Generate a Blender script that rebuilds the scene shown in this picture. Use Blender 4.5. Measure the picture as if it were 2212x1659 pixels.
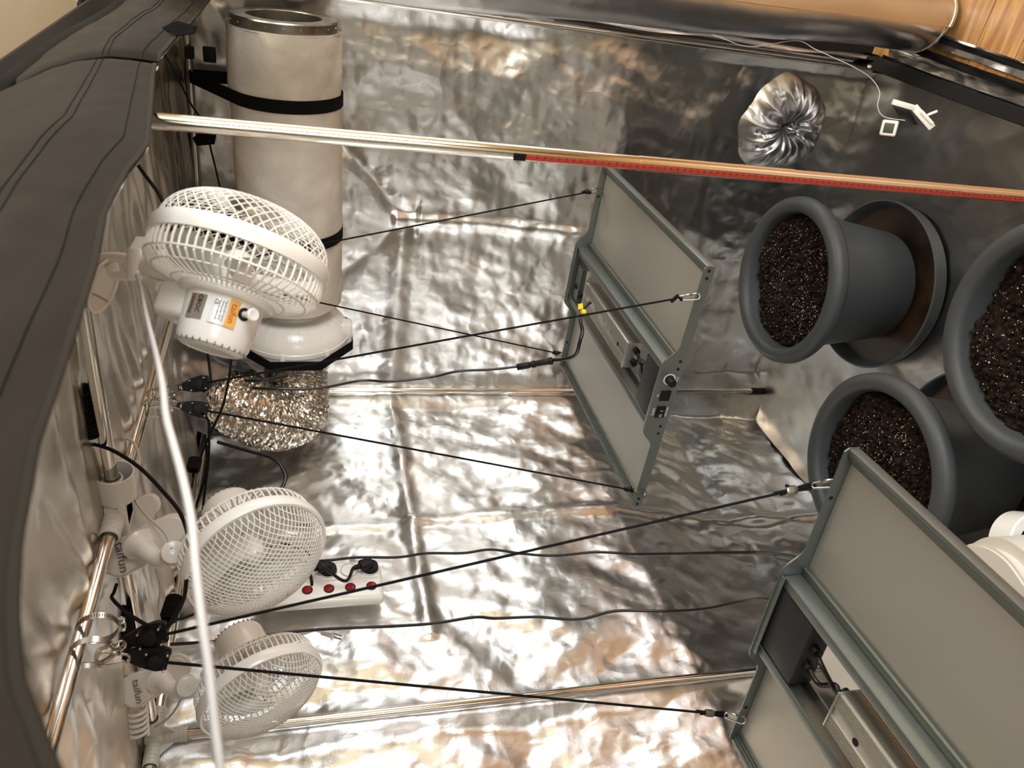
import bpy, bmesh, math, random
import numpy as np
from mathutils import Matrix, Vector
for _o in list(bpy.data.objects): bpy.data.objects.remove(_o, do_unlink=True)
S = bpy.context.scene
COL = S.collection
PI = math.pi
rnd = random.Random(7)

def lin(c):
    return tuple(((x/255)/12.92 if x/255 <= .04045 else (((x/255)+.055)/1.055)**2.4) for x in c)

# ------------------------------------------------------------- camera
# the photograph was taken with the phone turned on its side: the camera is rolled so world up points to image left
R = [[0.832608, -0.150397, 0.533052], [0.553852, 0.22026, -0.802953], [0.003351, 0.963777, 0.266688]]            # columns: upright right, upright up, backward
right = Vector([R[i][0] for i in range(3)]); up = Vector([R[i][1] for i in range(3)]); bk = Vector([R[i][2] for i in range(3)])
cam_d = bpy.data.cameras.new('camera'); cam = bpy.data.objects.new('camera', cam_d); COL.objects.link(cam)
xa = -up; ya = right
cam.matrix_world = Matrix(((xa.x, ya.x, bk.x, (1.46715, -2.16087, 1.71976)[0]), (xa.y, ya.y, bk.y, (1.46715, -2.16087, 1.71976)[1]), (xa.z, ya.z, bk.z, (1.46715, -2.16087, 1.71976)[2]), (0, 0, 0, 1)))
cam_d.sensor_fit = 'HORIZONTAL'; cam_d.sensor_width = 36; cam_d.lens = 36*1661/2212
cam_d.clip_start = .02
cam_d.dof.use_dof = True; cam_d.dof.focus_distance = 1.7; cam_d.dof.aperture_fstop = 8.5
S.camera = cam

# ------------------------------------------------------------- world, lights, exposure
w = bpy.data.worlds.new('world'); S.world = w; w.use_nodes = True
w.node_tree.nodes['Background'].inputs[0].default_value = (.95, .97, 1, 1)
w.node_tree.nodes['Background'].inputs[1].default_value = 0.35
def area(name, loc, target, sx, sy, power, col):
    l = bpy.data.lights.new(name, 'AREA'); l.shape = 'RECTANGLE'; l.size = sx; l.size_y = sy; l.energy = power; l.color = col
    o = bpy.data.objects.new(name, l); COL.objects.link(o); o.location = loc
    o.rotation_euler = (Vector(target)-Vector(loc)).to_track_quat('-Z', 'Y').to_euler()
    return o
area('window_daylight', (4.36, -2.3, 1.55), (0, -1.6, 1.2), 1.9, 1.5, 150, (.84, .92, 1))
area('side_fill_light', (2.6, -4.56, 1.6), (.8, -1, 1.0), 1.5, 1.3, 60, (.86, .93, 1))  # cool fill light added by the near room wall; no second window known
area('foil_fill_light', (3.66, 1.5, 1.15), (0, 1.5, 1.15), 2.1, 2.2, 80, (.86, .93, 1))  # large soft light added to brighten the foil reflections; no door known there
area('ceiling_lamp', (2.4, -.3, 2.62), (2.4, -.3, 0), .5, .5, 38, (1, .84, .62))
S.view_settings.view_transform = 'Standard'; S.view_settings.look = 'None'
S.view_settings.gamma = 1; S.view_settings.use_curve_mapping = False
S.view_settings.exposure = 0.0
S.cycles.max_bounces = 7; S.cycles.glossy_bounces = 5; S.cycles.diffuse_bounces = 4

# ------------------------------------------------------------- materials
MAT = {}
def mat(name, rgb, rough=.5, metal=0, bump=None, emis=None, trans=0, spec=.5, coat=0, var=None, alpha=1, sub=0, col2=None, aniso=0):
    """bump=(kind, scale, strength, distance)"""
    m = bpy.data.materials.new(name); m.use_nodes = True; n = m.node_tree.nodes; L = m.node_tree.links
    b = n['Principled BSDF']
    b.inputs['Base Color'].default_value = (*lin(rgb), 1)
    b.inputs['Roughness'].default_value = rough; b.inputs['Metallic'].default_value = metal
    b.inputs['Specular IOR Level'].default_value = spec; b.inputs['Coat Weight'].default_value = coat
    b.inputs['Transmission Weight'].default_value = trans
    if alpha < 1: b.inputs['Alpha'].default_value = alpha
    if sub: b.inputs['Subsurface Weight'].default_value = sub; b.inputs['Subsurface Radius'].default_value = (.01, .01, .01); b.inputs['Subsurface Scale'].default_value = .3
    if emis: b.inputs['Emission Color'].default_value = (*lin(emis[0]), 1); b.inputs['Emission Strength'].default_value = emis[1]
    tc = n.new('ShaderNodeTexCoord')
    if var or col2:
        t = n.new('ShaderNodeTexNoise'); t.inputs['Scale'].default_value = var[0]; t.inputs['Detail'].default_value = 6
        L.new(tc.outputs['Object'], t.inputs['Vector'])
        r = n.new('ShaderNodeValToRGB'); r.color_ramp.elements[0].position = .35; r.color_ramp.elements[1].position = .65
        c2 = col2 or tuple(x*var[1] for x in rgb)
        r.color_ramp.elements[0].color = (*lin(rgb), 1); r.color_ramp.elements[1].color = (*lin(c2), 1)
        L.new(t.outputs['Fac'], r.inputs['Fac']); L.new(r.outputs['Color'], b.inputs['Base Color'])
    if bump:
        prev = None
        for (k, sc, st, di) in bump:
            if k == 'noise':
                t = n.new('ShaderNodeTexNoise'); t.inputs['Scale'].default_value = sc; t.inputs['Detail'].default_value = 5; o_ = t.outputs['Fac']
                L.new(tc.outputs['Object'], t.inputs['Vector'])
            elif k == 'ridge':
                t = n.new('ShaderNodeTexNoise'); t.noise_type = 'RIDGED_MULTIFRACTAL'; t.inputs['Scale'].default_value = sc; t.inputs['Detail'].default_value = 3; t.inputs['Distortion'].default_value = .35; o_ = t.outputs['Fac']
                L.new(tc.outputs['Object'], t.inputs['Vector'])
            elif k == 'crease':
                nn = n.new('ShaderNodeTexNoise'); nn.inputs['Scale'].default_value = sc*.6; nn.inputs['Detail'].default_value = 3
                L.new(tc.outputs['Object'], nn.inputs['Vector'])
                mx = n.new('ShaderNodeVectorMath'); mx.operation = 'MULTIPLY_ADD'; mx.inputs[1].default_value = (1.2/sc,)*3
                L.new(nn.outputs['Color'], mx.inputs[0]); L.new(tc.outputs['Object'], mx.inputs[2])
                t = n.new('ShaderNodeTexVoronoi'); t.feature = 'F1'; t.distance = 'EUCLIDEAN'; t.inputs['Scale'].default_value = sc; o_ = t.outputs['Distance']
                L.new(mx.outputs[0], t.inputs['Vector'])
            else:
                t = n.new('ShaderNodeTexWave'); t.inputs['Scale'].default_value = sc; t.inputs['Distortion'].default_value = 0; o_ = t.outputs['Fac']
                t.bands_direction = k; L.new(tc.outputs['Object'], t.inputs['Vector'])
            bp_ = n.new('ShaderNodeBump'); bp_.inputs['Strength'].default_value = st; bp_.inputs['Distance'].default_value = di
            L.new(o_, bp_.inputs['Height'])
            if prev: L.new(prev.outputs['Normal'], bp_.inputs['Normal'])
            prev = bp_
        L.new(prev.outputs['Normal'], b.inputs['Normal'])
    MAT[name] = m
    return m

FOILB = [('ridge', 5, .45, .010), ('crease', 13, .5, .0050), ('ridge', 26, .5, .0030), ('noise', 420, .35, .0006)]
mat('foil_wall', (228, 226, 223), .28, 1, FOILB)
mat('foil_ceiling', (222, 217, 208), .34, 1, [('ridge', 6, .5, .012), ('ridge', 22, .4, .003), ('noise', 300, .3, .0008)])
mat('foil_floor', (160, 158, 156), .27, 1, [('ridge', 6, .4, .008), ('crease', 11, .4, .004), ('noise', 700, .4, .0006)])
mat('foil_roll', (222, 221, 222), .28, 1, [('crease', 24, .3, .002), ('noise', 500, .25, .0005)])
mat('foil_sleeve', (176, 176, 178), .38, 1, [('crease', 18, .35, .003)])
mat('duct_foil', (214, 208, 198), .2, 1, [('crease', 60, .8, .004)])
mat('chrome', (226, 220, 210), .09, 1)
mat('steel', (190, 186, 178), .28, 1)
mat('zinc', (170, 166, 158), .33, 1, var=(30, .86))
mat('black_fabric', (36, 31, 25), .8, 0, [('noise', 900, .3, .0003)], spec=.2)
mat('black_web', (14, 13, 12), .9, 0, [('X', 900, .3, .0004)], spec=.15)
mat('black_plastic', (15, 15, 15), .55, spec=.3)
mat('rope', (16, 15, 15), .85, 0, [('noise', 500, .8, .001)], spec=.2)
mat('black_cable', (15, 15, 16), .38)
mat('white_plastic', (242, 236, 227), .22, 0, sub=.05)
mat('white_soft', (228, 222, 213), .4, 0)
mat('white_clear', (226, 225, 218), .3, 0, trans=.12)
mat('white_cord', (206, 202, 200), .5)
mat('fleece', (214, 204, 188), .95, 0, [('noise', 60, .5, .003), ('noise', 500, .3, .0006)], var=(18, .95), spec=.1)
mat('dark', (12, 12, 14), .6)
mat('hole', (3, 3, 4), .8)
mat('lamp_grey', (122, 127, 123), .42, .75, [('X', 1500, .05, .0001)])
mat('lamp_sheet', (196, 194, 188), .45, .8, [('noise', 900, .06, .0002)])
mat('lamp_black', (33, 34, 35), .55)
mat('driver_alu', (186, 183, 175), .34, .85)
mat('led_white', (190, 190, 180), .5)
mat('pot', (62, 64, 65), .50, 0, [('noise', 900, .12, .0003)], spec=.4)
mat('soil', (46, 33, 26), .95, 0, [('noise', 120, 1, .006), ('noise', 500, 1, .002)], var=(70, .55), spec=.15)
mat('perlite', (222, 214, 198), .8)
mat('silt', (58, 42, 30), .3, 0, [('noise', 40, .3, .002)], var=(9, .5))
mat('white_gloss', (226, 223, 220), .35)
mat('appliance', (208, 201, 192), .45)
mat('red_tape', (190, 62, 44), .5)
mat('red_switch', (150, 12, 14), .25)
mat('yellow_tag', (236, 212, 12), .5)
mat('brass', (190, 160, 100), .3, 1)
mat('print_black', (30, 30, 34), .6)
mat('print_grey', (110, 108, 104), .6)
mat('print_red', (190, 70, 50), .6)
mat('print_white', (220, 222, 220), .6)
mat('print_blue', (70, 120, 140), .6)
mat('sticker_silver', (186, 180, 168), .3, .7)
mat('sticker_white', (226, 226, 222), .28, .2)
mat('sticker_orange', (236, 182, 92), .3, .2)
mat('sticker_blue', (176, 196, 200), .35)
mat('cream_wall', (236, 222, 180), .9, 0, spec=.2)
mat('room_white', (238, 230, 210), .9, 0, spec=.2)
mat('lcd', (70, 76, 68), .3)

def wood():
    m = bpy.data.materials.new('wood'); m.use_nodes = True; n = m.node_tree.nodes; L = m.node_tree.links; b = n['Principled BSDF']
    tc = n.new('ShaderNodeTexCoord'); mp = n.new('ShaderNodeMapping'); mp.inputs['Scale'].default_value = (2.2, 16, 1)
    L.new(tc.outputs['Object'], mp.inputs[0])
    t = n.new('ShaderNodeTexNoise'); t.inputs['Scale'].default_value = 3; t.inputs['Detail'].default_value = 8; t.inputs['Distortion'].default_value = .6
    L.new(mp.outputs[0], t.inputs['Vector'])
    oi = n.new('ShaderNodeObjectInfo')
    r = n.new('ShaderNodeValToRGB'); r.color_ramp.elements[0].position = .3; r.color_ramp.elements[0].color = (*lin((142, 98, 58)), 1)
    r.color_ramp.elements[1].position = .7; r.color_ramp.elements[1].color = (*lin((196, 150, 98)), 1)
    L.new(t.outputs['Fac'], r.inputs['Fac'])
    hs = n.new('ShaderNodeHueSaturation'); mr = n.new('ShaderNodeMapRange'); mr.inputs[3].default_value = .85; mr.inputs[4].default_value = 1.1
    L.new(oi.outputs['Random'], mr.inputs[0]); L.new(mr.outputs[0], hs.inputs['Value']); L.new(r.outputs[0], hs.inputs['Color'])
    L.new(hs.outputs[0], b.inputs['Base Color']); b.inputs['Roughness'].default_value = .35
    MAT['wood'] = m
wood()

# ------------------------------------------------------------- mesh helpers (a mesh is (verts, faces))
WM = {}
def V(*a): return np.array(a, float)
def nrm(v): v = np.array(v, float); return v/np.linalg.norm(v)
def basis(z, hint=(0, 0, 1)):
    z = nrm(z); h = np.array(hint, float)
    if abs(np.dot(nrm(h), z)) > .98: h = np.array((1., 0, 0)) if abs(z[0]) < .9 else np.array((0, 1., 0))
    x = nrm(h-z*np.dot(h, z)); return x, np.cross(z, x), z      # x = hint projected
def join(*ms):
    vs, fs, n = [], [], 0
    for v, f in ms:
        v = np.asarray(v, float).reshape(-1, 3); vs.append(v); fs += [tuple(i+n for i in q) for q in f]; n += len(v)
    return np.vstack(vs), fs
def xf(m, origin=(0, 0, 0), x=(1, 0, 0), y=(0, 1, 0), z=(0, 0, 1), s=1):
    v = np.asarray(m[0], float)*s
    return (np.array(origin)+v[:, :1]*np.array(x)+v[:, 1:2]*np.array(y)+v[:, 2:3]*np.array(z), m[1])
def grid(nu, nv, fn):
    u, v = np.meshgrid(np.linspace(0, 1, nu), np.linspace(0, 1, nv), indexing='ij')
    P = np.stack(fn(u, v), -1).reshape(-1, 3)
    return P, [(i*nv+j, (i+1)*nv+j, (i+1)*nv+j+1, i*nv+j+1) for i in range(nu-1) for j in range(nv-1)]
def tube(path, r, seg=8, closed=False, cap=True, flat=1.0, hint=None):
    P = np.array(path, float); n = len(P)
    T = (np.roll(P, -1, 0)-np.roll(P, 1, 0)) if closed else np.gradient(P, axis=0)
    T /= np.linalg.norm(T, axis=1)[:, None]+1e-12
    h = np.array(hint if hint is not None else (0, 0, 1) if abs(T[0][2]) < .9 else (1, 0, 0), float)
    X = nrm(h-T[0]*np.dot(h, T[0])); rr = np.ones(n)*r if np.isscalar(r) else np.array(r, float)
    a = np.linspace(0, 2*PI, seg, endpoint=False); vs = []
    for i in range(n):
        X = X-T[i]*np.dot(X, T[i]); X /= np.linalg.norm(X)+1e-12; Y = np.cross(T[i], X)
        vs.append(P[i]+rr[i]*(np.cos(a)[:, None]*X*flat+np.sin(a)[:, None]*Y))
    vs = np.vstack(vs); fs = []
    for i in range(n if closed else n-1):
        k = (i+1) % n
        for j in range(seg): fs.append((i*seg+j, i*seg+(j+1) % seg, k*seg+(j+1) % seg, k*seg+j))
    if cap and not closed: fs += [tuple(range(seg))[::-1], tuple((n-1)*seg+j for j in range(seg))]
    return vs, fs
def spline(pts, n=10, closed=False):
    P = [np.array(p, float) for p in pts]; out = []; m = len(P)
    for i in range(m if closed else m-1):
        g = (lambda k: P[k % m]) if closed else (lambda k: P[min(max(k, 0), m-1)])
        a, b, c, d = g(i-1), g(i), g(i+1), g(i+2)
        for k in range(n):
            t = k/n; out.append(.5*((2*b)+(c-a)*t+(2*a-5*b+4*c-d)*t*t+(3*b-a-3*c+d)*t**3))
    if not closed: out.append(P[-1])
    return np.array(out)
def lathe(prof, seg=48, axis=(0, 0, 1), o=(0, 0, 0), hint=(1, 0, 0), arc=(0, 2*PI)):
    full = abs(arc[1]-arc[0]-2*PI) < 1e-6
    a = np.linspace(arc[0], arc[1], seg, endpoint=not full) if full else np.linspace(arc[0], arc[1], seg)
    X, Y, Z = basis(axis, hint); m = len(prof); vs = []
    for t in a:
        for (r, z) in prof: vs.append(np.array(o)+X*r*math.cos(t)+Y*r*math.sin(t)+Z*z)
    fs = []
    for i in range(seg if full else seg-1):
        k = (i+1) % seg
        for j in range(m-1): fs.append((i*m+j, k*m+j, k*m+j+1, i*m+j+1))
    return np.array(vs), fs
def cyl(p, q, r, seg=24, r2=None, bev=0):
    p = np.array(p, float); q = np.array(q, float); h = np.linalg.norm(q-p); r2 = r if r2 is None else r2
    if bev: prof = [(0, 0), (r-bev, 0), (r-.3*bev, .3*bev), (r, bev), (r2, h-bev), (r2-.3*bev, h-.3*bev), (r2-bev, h), (0, h)]
    else: prof = [(0, 0), (r, 0), (r2, h), (0, h)]
    return lathe(prof, seg, q-p, p)
def box(c, s, bev=0, x=(1, 0, 0), y=(0, 1, 0), z=(0, 0, 1), seg=2):
    bm = bmesh.new(); bmesh.ops.create_cube(bm, size=1)
    for v in bm.verts: v.co = Vector((v.co.x*s[0], v.co.y*s[1], v.co.z*s[2]))
    if bev: bmesh.ops.bevel(bm, geom=list(bm.edges), offset=min(bev, min(s)*.49), segments=seg, profile=.5, affect='EDGES')
    bm.verts.index_update()
    v = np.array([tuple(q.co) for q in bm.verts]); f = [tuple(q.index for q in fc.verts) for fc in bm.faces]; bm.free()
    return xf((v, f), c, x, y, z)
def prism(pts, h, o=(0, 0, 0), x=(1, 0, 0), y=(0, 1, 0), z=(0, 0, 1), bev=0):
    """extrude the 2-D outline pts from 0 to h along z"""
    bm = bmesh.new(); vs = [bm.verts.new((p[0], p[1], 0)) for p in pts]; f = bm.faces.new(vs)
    r = bmesh.ops.extrude_face_region(bm, geom=[f]); bmesh.ops.translate(bm, vec=(0, 0, h), verts=[g for g in r['geom'] if isinstance(g, bmesh.types.BMVert)])
    bmesh.ops.recalc_face_normals(bm, faces=bm.faces)
    if bev: bmesh.ops.bevel(bm, geom=[e for e in bm.edges if abs(e.verts[0].co.z-e.verts[1].co.z) < 1e-9], offset=bev, segments=2, affect='EDGES')
    bm.verts.index_update()
    v = np.array([tuple(q.co) for q in bm.verts]); ff = [tuple(q.index for q in fc.verts) for fc in bm.faces]; bm.free()
    return xf((v, ff), o, x, y, z)
def mk(name, m, material, parent=None, local=False, smooth=30, recalc=True, label=None, **props):
    v, f = m; v = np.asarray(v, float)
    if parent is not None and not local:
        Mi = np.array(WM[parent.name].inverted()); v = v@Mi[:3, :3].T+Mi[:3, 3]
    me = bpy.data.meshes.new(name); me.from_pydata([tuple(p) for p in v], [], [tuple(q) for q in f]); me.update()
    if recalc and len(f) < 60000:
        bm = bmesh.new(); bm.from_mesh(me); bmesh.ops.recalc_face_normals(bm, faces=bm.faces); bm.to_mesh(me); bm.free()
    if smooth is not None:
        me.polygons.foreach_set('use_smooth', [True]*len(me.polygons))
        if smooth < 180: me.set_sharp_from_angle(angle=math.radians(smooth))
    me.materials.append(MAT[material] if isinstance(material, str) else material)
    o = bpy.data.objects.new(name, me); COL.objects.link(o)
    if parent is not None: o.parent = parent; WM[o.name] = WM[parent.name]
    else: WM[o.name] = Matrix.Identity(4)
    if label: o['label'] = label
    for k, val in props.items(): o[k] = val
    return o
def thing(name, label, cat, loc=(0, 0, 0), group=None, M=None):
    o = bpy.data.objects.new(name, None); COL.objects.link(o); o.empty_display_size = .05
    o.matrix_world = M if M is not None else Matrix.Translation(Vector(loc)); WM[o.name] = o.matrix_world.copy()
    o['label'] = label; o['category'] = cat
    if group: o['group'] = group
    return o
def frameM(o, x, y, z):
    return Matrix(((x[0], y[0], z[0], o[0]), (x[1], y[1], z[1], o[1]), (x[2], y[2], z[2], o[2]), (0, 0, 0, 1)))
def text(body, size, align='CENTER', h=.0003):
    cu = bpy.data.curves.new('t', 'FONT'); cu.body = body; cu.size = size; cu.align_x = align; cu.align_y = 'CENTER'; cu.extrude = h/2; cu.resolution_u = 2
    o = bpy.data.objects.new('t', cu); COL.objects.link(o)
    me = bpy.data.meshes.new_from_object(o.evaluated_get(bpy.context.evaluated_depsgraph_get()))
    v = np.array([tuple(p.co) for p in me.vertices]); f = [tuple(p.vertices) for p in me.polygons]
    bpy.data.objects.remove(o); bpy.data.curves.remove(cu); bpy.data.meshes.remove(me)
    return v, f
def fold(u, v, lam, seed, n=6, warp=.25):
    """creased random field, about 0..1"""
    g = np.random.RandomState(seed); u = u+warp*lam*np.sin(v/lam*2.1+g.rand()*6); v = v+warp*lam*np.sin(u/lam*1.7+g.rand()*6)
    s = 0
    for k in range(n):
        t = g.rand()*PI; l = lam*g.uniform(.7, 1.7); s = s+np.sin(2*PI*(u*math.cos(t)+v*math.sin(t))/l+g.rand()*6.28)
    return np.abs(s/n**.5)
def facet(u, v, lam, seed, n=6):
    """sum of local triangle waves: flat facets with straight creases"""
    g = np.random.RandomState(seed); s = 0
    for k in range(n):
        t = g.rand()*PI; l = lam*g.uniform(.6, 1.6); p = (u*math.cos(t)+v*math.sin(t))/l+g.rand()+.10*np.sin((v*math.cos(t)-u*math.sin(t))/l*2.2+g.rand()*6)
        m = np.clip(.5+.9*smoothn(u, v, lam*2.2, seed*7+k, 4), 0, 1)
        s = s+m*l/lam*(2*np.abs(p % 1*1.0-.5)-.5)
    return s/n**.5
def smoothn(u, v, lam, seed, n=6):
    g = np.random.RandomState(seed); s = 0
    for k in range(n):
        t = g.rand()*PI; l = lam*g.uniform(.8, 1.7); s = s+np.sin(2*PI*(u*math.cos(t)+v*math.sin(t))/l+g.rand()*6.28)
    return s/n**.5
def crumple(u, v, seed, a=1.0):
    return a*(.007*smoothn(u, v, .75, seed)+.0125*facet(u, v, .42, seed+1)+.0085*facet(u, v, .17, seed+2)+.0036*facet(u, v, .07, seed+3)+.0008*fold(u, v, .028, seed+4))

# ============================================================= THE SETTING: silver tent shell
def struct(name, m, material, **k):
    return mk(name, m, material, kind='structure', recalc=False, smooth=180, **k)
def pinch(t, c, w): return np.exp(-((t-c)/w)**2)
TW, TD, TH = 1.2, 2.4, 2.0
# back wall, y = 0 : fold creases every 60 cm, a horizontal crease at 0.81 m
def f_back(u, v):
    x = u*TW; z = v*TH
    d = crumple(x, z, 11)
    d = d+.034*np.abs(z-.81).clip(0, .35)/.35*np.where(z < .81, 1.2, .7)            # kink
    d = d-.010*pinch(z, 1.42, .03)*(x < .62)-.012*pinch(x, .6, .02)*(z > .8)*(z < 1.45)
    dg = (x-.6)+(z-1.41); d = d+.008*pinch(dg, 0, .03)*(z > 1.38); dg2 = (x-.6)-(z-1.41)*1.1; d = d+.008*pinch(dg2, 0, .03)*(z > 1.38)
    e = np.minimum(np.minimum(u, 1-u)*TW, .06)/.06
    return x, .004+d*e, z
struct('wall_back', grid(150, 250, f_back), 'foil_wall')
def f_left(u, v):
    y = -u*TD; z = v*TH
    d = crumple(y+5, z, 31, 1.25)
    d = d+.040*np.abs(z-.81).clip(0, .4)/.4*np.where(z < .81, 2.0, .6)+.016*facet(y*.8+z*.7, z, .40, 77, 4)*(z < .81)*np.minimum(1, (.81-z)/.1)
    d = d-.010*pinch(z, 1.42, .02)*(y > -1)-.012*pinch(y, -.6, .02)-.010*pinch(y, -1.8, .02)
    e = np.minimum(np.minimum(u, 1-u)*TD, .06)/.06
    e = e*(1-.9*pinch(y, -1.2, .025))
    return -.004-d*e, y, z
struct('wall_left', grid(290, 250, f_left), 'foil_wall')
struct('wall_near', grid(80, 120, lambda u, v: (u*TW, -TD-.004-crumple(u*TW, v*TH, 51, 1), v*TH)), 'foil_wall')
def f_ceil(u, v):
    x = u*TW; y = -v*TD
    d = .012*fold(x*.5, y*1.8, .16, 72)+.008*smoothn(x, y, .5, 71)+.003*fold(x*.5, y*1.8, .06, 73)+.001*fold(x, y, .03, 74)
    return x, y, TH+.006+.03*np.sin(PI*((u*2) % 1))*np.sin(PI*((v*2) % 1))-d*.6
struct('ceiling', grid(130, 260, f_ceil), 'foil_ceiling')
def f_floor(u, v):
    x = -.09+u*(TW+.11); y = .08-v*(TD+.10)
    d = .024*facet(x, y, .38, 91)+.010*facet(x, y, .16, 92)+.0026*facet(x, y, .06, 93)+.006; d = np.maximum(d, -.002)
    rim = .018*(np.maximum(0, 1-np.minimum(u*TW, v*TD)/.045))**1.5+.02*(np.maximum(0, 1-(1-u)*TW/.035))**1.5
    return x, y, .002+d*.55+rim
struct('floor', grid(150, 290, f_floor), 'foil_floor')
# tent outer shell in black cloth (seen only from outside)
struct('wall_outside_back', grid(2, 2, lambda u, v: (u*1.4-.10, u*0+.09, v*2.05)), 'black_fabric')
struct('wall_outside_left', grid(2, 2, lambda u, v: (u*0-.10, .09-u*2.6, v*2.05)), 'black_fabric')
struct('wall_outside_near', grid(2, 2, lambda u, v: (u*1.4-.10, u*0-2.5, v*2.05)), 'black_fabric')
struct('trim_roof', box((.555, -1.2, 2.062), (1.31, 2.6, .004)), 'black_fabric')
# strips of shell on both sides of the door opening
struct('trim_door_far', grid(12, 120, lambda u, v: (1.2+.012+.004*np.sin(v*30+u*5), .03-u*.075, v*2.0)), 'foil_wall')
struct('trim_door_near', grid(12, 80, lambda u, v: (1.2+.012+.004*np.sin(v*30+u*5), -2.44+u*.10, v*2.0)), 'foil_wall')

# ============================================================= the room round the tent
struct('wall_room_back', box((1.1, 3.2, 1.35), (6, .04, 2.7)), 'cream_wall')
struct('wall_room_left', box((-1.9, -.7, 1.35), (.04, 7.9, 2.7)), 'cream_wall')
struct('wall_room_right', box((4.45, -3.0, 1.35), (.04, 3.4, 2.7)), 'cream_wall')
struct('wall_room_right_far', box((3.75, .95, 1.35), (.04, 4.6, 2.7)), 'cream_wall')
struct('wall_room_step', box((4.1, -1.35, 1.35), (.72, .04, 2.7)), 'cream_wall')
struct('wall_room_near', box((1.3, -4.64, 1.35), (6.4, .04, 2.7)), 'cream_wall')
struct('ceiling_room', box((1.3, -.7, 2.72), (6.5, 8, .04)), 'room_white')
fl = struct('floor_room', box((1.3, -.7, -.03), (6.4, 8, .02)), 'wood')
for i in range(56):
    y0 = 3.2-i*.14
    for k in range(4):
        sh = (.55 if i % 2 else 0)-(.6 if i % 3 == 0 else 0)
        a = -1.9 if k == 0 else -1.9+k*1.7+sh; b_ = 4.45 if k == 3 else -1.9+(k+1)*1.7+sh
        mk('plank', box(((a+b_)/2, y0-.07, -.013), (b_-a-.003, .1375, .018), .0015, seg=1), 'wood', fl, recalc=False)

# ============================================================= tent frame of chromed tubes
tf = thing('tent_frame', 'chromed tube frame of the grow tent with white corner joints', 'frame', (0, 0, 0))
PR = .0095
def pole(p, q, r=PR, **k): return mk('pole', tube([p, q], r, 24), 'chrome', tf, **k)
z1 = 1.985
pole((.012, -.012, .02), (.012, -.012, 1.95)); pole((.012, -1.2, .02), (.012, -1.2, 1.95))
pole((1.188, -.012, .02), (1.188, -.012, 1.95)); pole((1.188, -1.2, .02), (1.188, -1.2, 1.95), r=.0095)
pole((.012, -2.38, .02), (.012, -2.38, 1.95)); pole((1.188, -2.38, .02), (1.188, -2.38, 1.95))
pole((.03, -.012, z1), (1.17, -.012, z1)); pole((.03, -2.38, z1), (1.17, -2.38, z1))
pole((.012, -.03, z1), (.012, -1.16, z1)); pole((.012, -1.24, z1), (.012, -2.36, z1))
pole((1.188, -.03, z1), (1.188, -1.16, z1)); pole((1.188, -1.24, z1), (1.188, -2.36, z1))
pole((.04, -1.2, z1), (.565, -1.2, z1)); pole((.635, -1.2, z1), (1.16, -1.2, z1))
pole((.6, -.03, z1), (.6, -1.165, z1)); pole((.6, -1.235, z1), (.6, -2.36, z1))
# sleeves where two tubes plug together
for p, q in (((.012, -.012, 1.02), (.012, -.012, 1.07)), ((.012, -1.2, .80), (.012, -1.2, 1.02)), ((1.188, -1.2, 1.04), (1.188, -1.2, 1.28))):
    mk('pole_sleeve', tube([p, q], PR+.0006, 24), 'chrome', tf)
def ringsock(p, d, L, r, n=6):
    d = nrm(d); prof = [(r*.86, 0)]
    for i in range(n):
        z = L*i/n; prof += [(r, z+.001), (r, z+L/n*.7), (r*.94, z+L/n*.75), (r*.94, z+L/n*.98)]
    prof += [(r*.9, L), (r*.86, L)]
    return lathe(prof, 28, d, p)
# cross joint in the middle of the roof
c = V(.6, -1.2, z1)
J = [box(c+V(0, 0, -.002), (.05, .05, .032), .008)]
for d in ((1, 0, 0), (-1, 0, 0), (0, 1, 0), (0, -1, 0)): J.append(ringsock(c+np.array(d)*.018, d, .044, .0150))
J.append(lathe([(.021, .0), (.0265, .004), (.0275, .050), (.0255, .050), (.0245, .010), (.021, .008)], 30, (1, 0, 0), c+V(.022, 0, -.004), arc=(.5, 2*PI-.5), hint=(0, 0, 1)))
J.append(lathe([(.0255, .0), (.0255, .060), (.022, .085), (.0195, .060), (.0200, .0)], 22, (0, 1, 0), c+V(0, .012, 0), hint=(1, 0, 0), arc=(PI*.95, PI*2.05)))
J.append(box(c+V(0, 0, -.012), (.066, .056, .012), .005))
mk('joint', join(*J), 'white_clear', tf)
def joint3(c, dirs):
    c = np.array(c); J = [box(c, (.034, .034, .034), .006)]
    for d in dirs: J.append(ringsock(c+np.array(d)*.012, d, .048, .0142))
    # gusset webs between the sockets
    for i in range(len(dirs)):
        a, b_ = np.array(dirs[i], float), np.array(dirs[(i+1) % len(dirs)], float)
        if abs(a@b_) < .5: J.append(prism([(0, 0), (.052, 0), (0, .052)], .003, c-np.cross(a, b_)*.0015, a, b_, np.cross(a, b_)))
    return mk('joint', join(*J), 'white_clear', tf)
joint3((.012, -1.2, z1), [(1, 0, 0), (0, 1, 0), (0, -1, 0), (0, 0, -1)])
joint3((1.188, -1.2, z1), [(-1, 0, 0), (0, 1, 0), (0, -1, 0), (0, 0, -1)])
for (x, y) in ((.012, -.012), (1.188, -.012), (.012, -2.38), (1.188, -2.38)):
    sx = 1 if x < .5 else -1; sy = -1 if y > -1 else 1
    joint3((x, y, z1), [(sx, 0, 0), (0, sy, 0), (0, 0, -1)])
joint3((.6, -.012, z1), [(1, 0, 0), (0, -1, 0), (-1, 0, 0)])
for (x, y) in ((.012, -.012), (1.188, -.012), (.012, -1.2), (1.188, -1.2)): mk('foot', cyl((x, y, .004), (x, y, .05), .013, 20), 'black_plastic', tf, label='black plastic foot socket')
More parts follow.
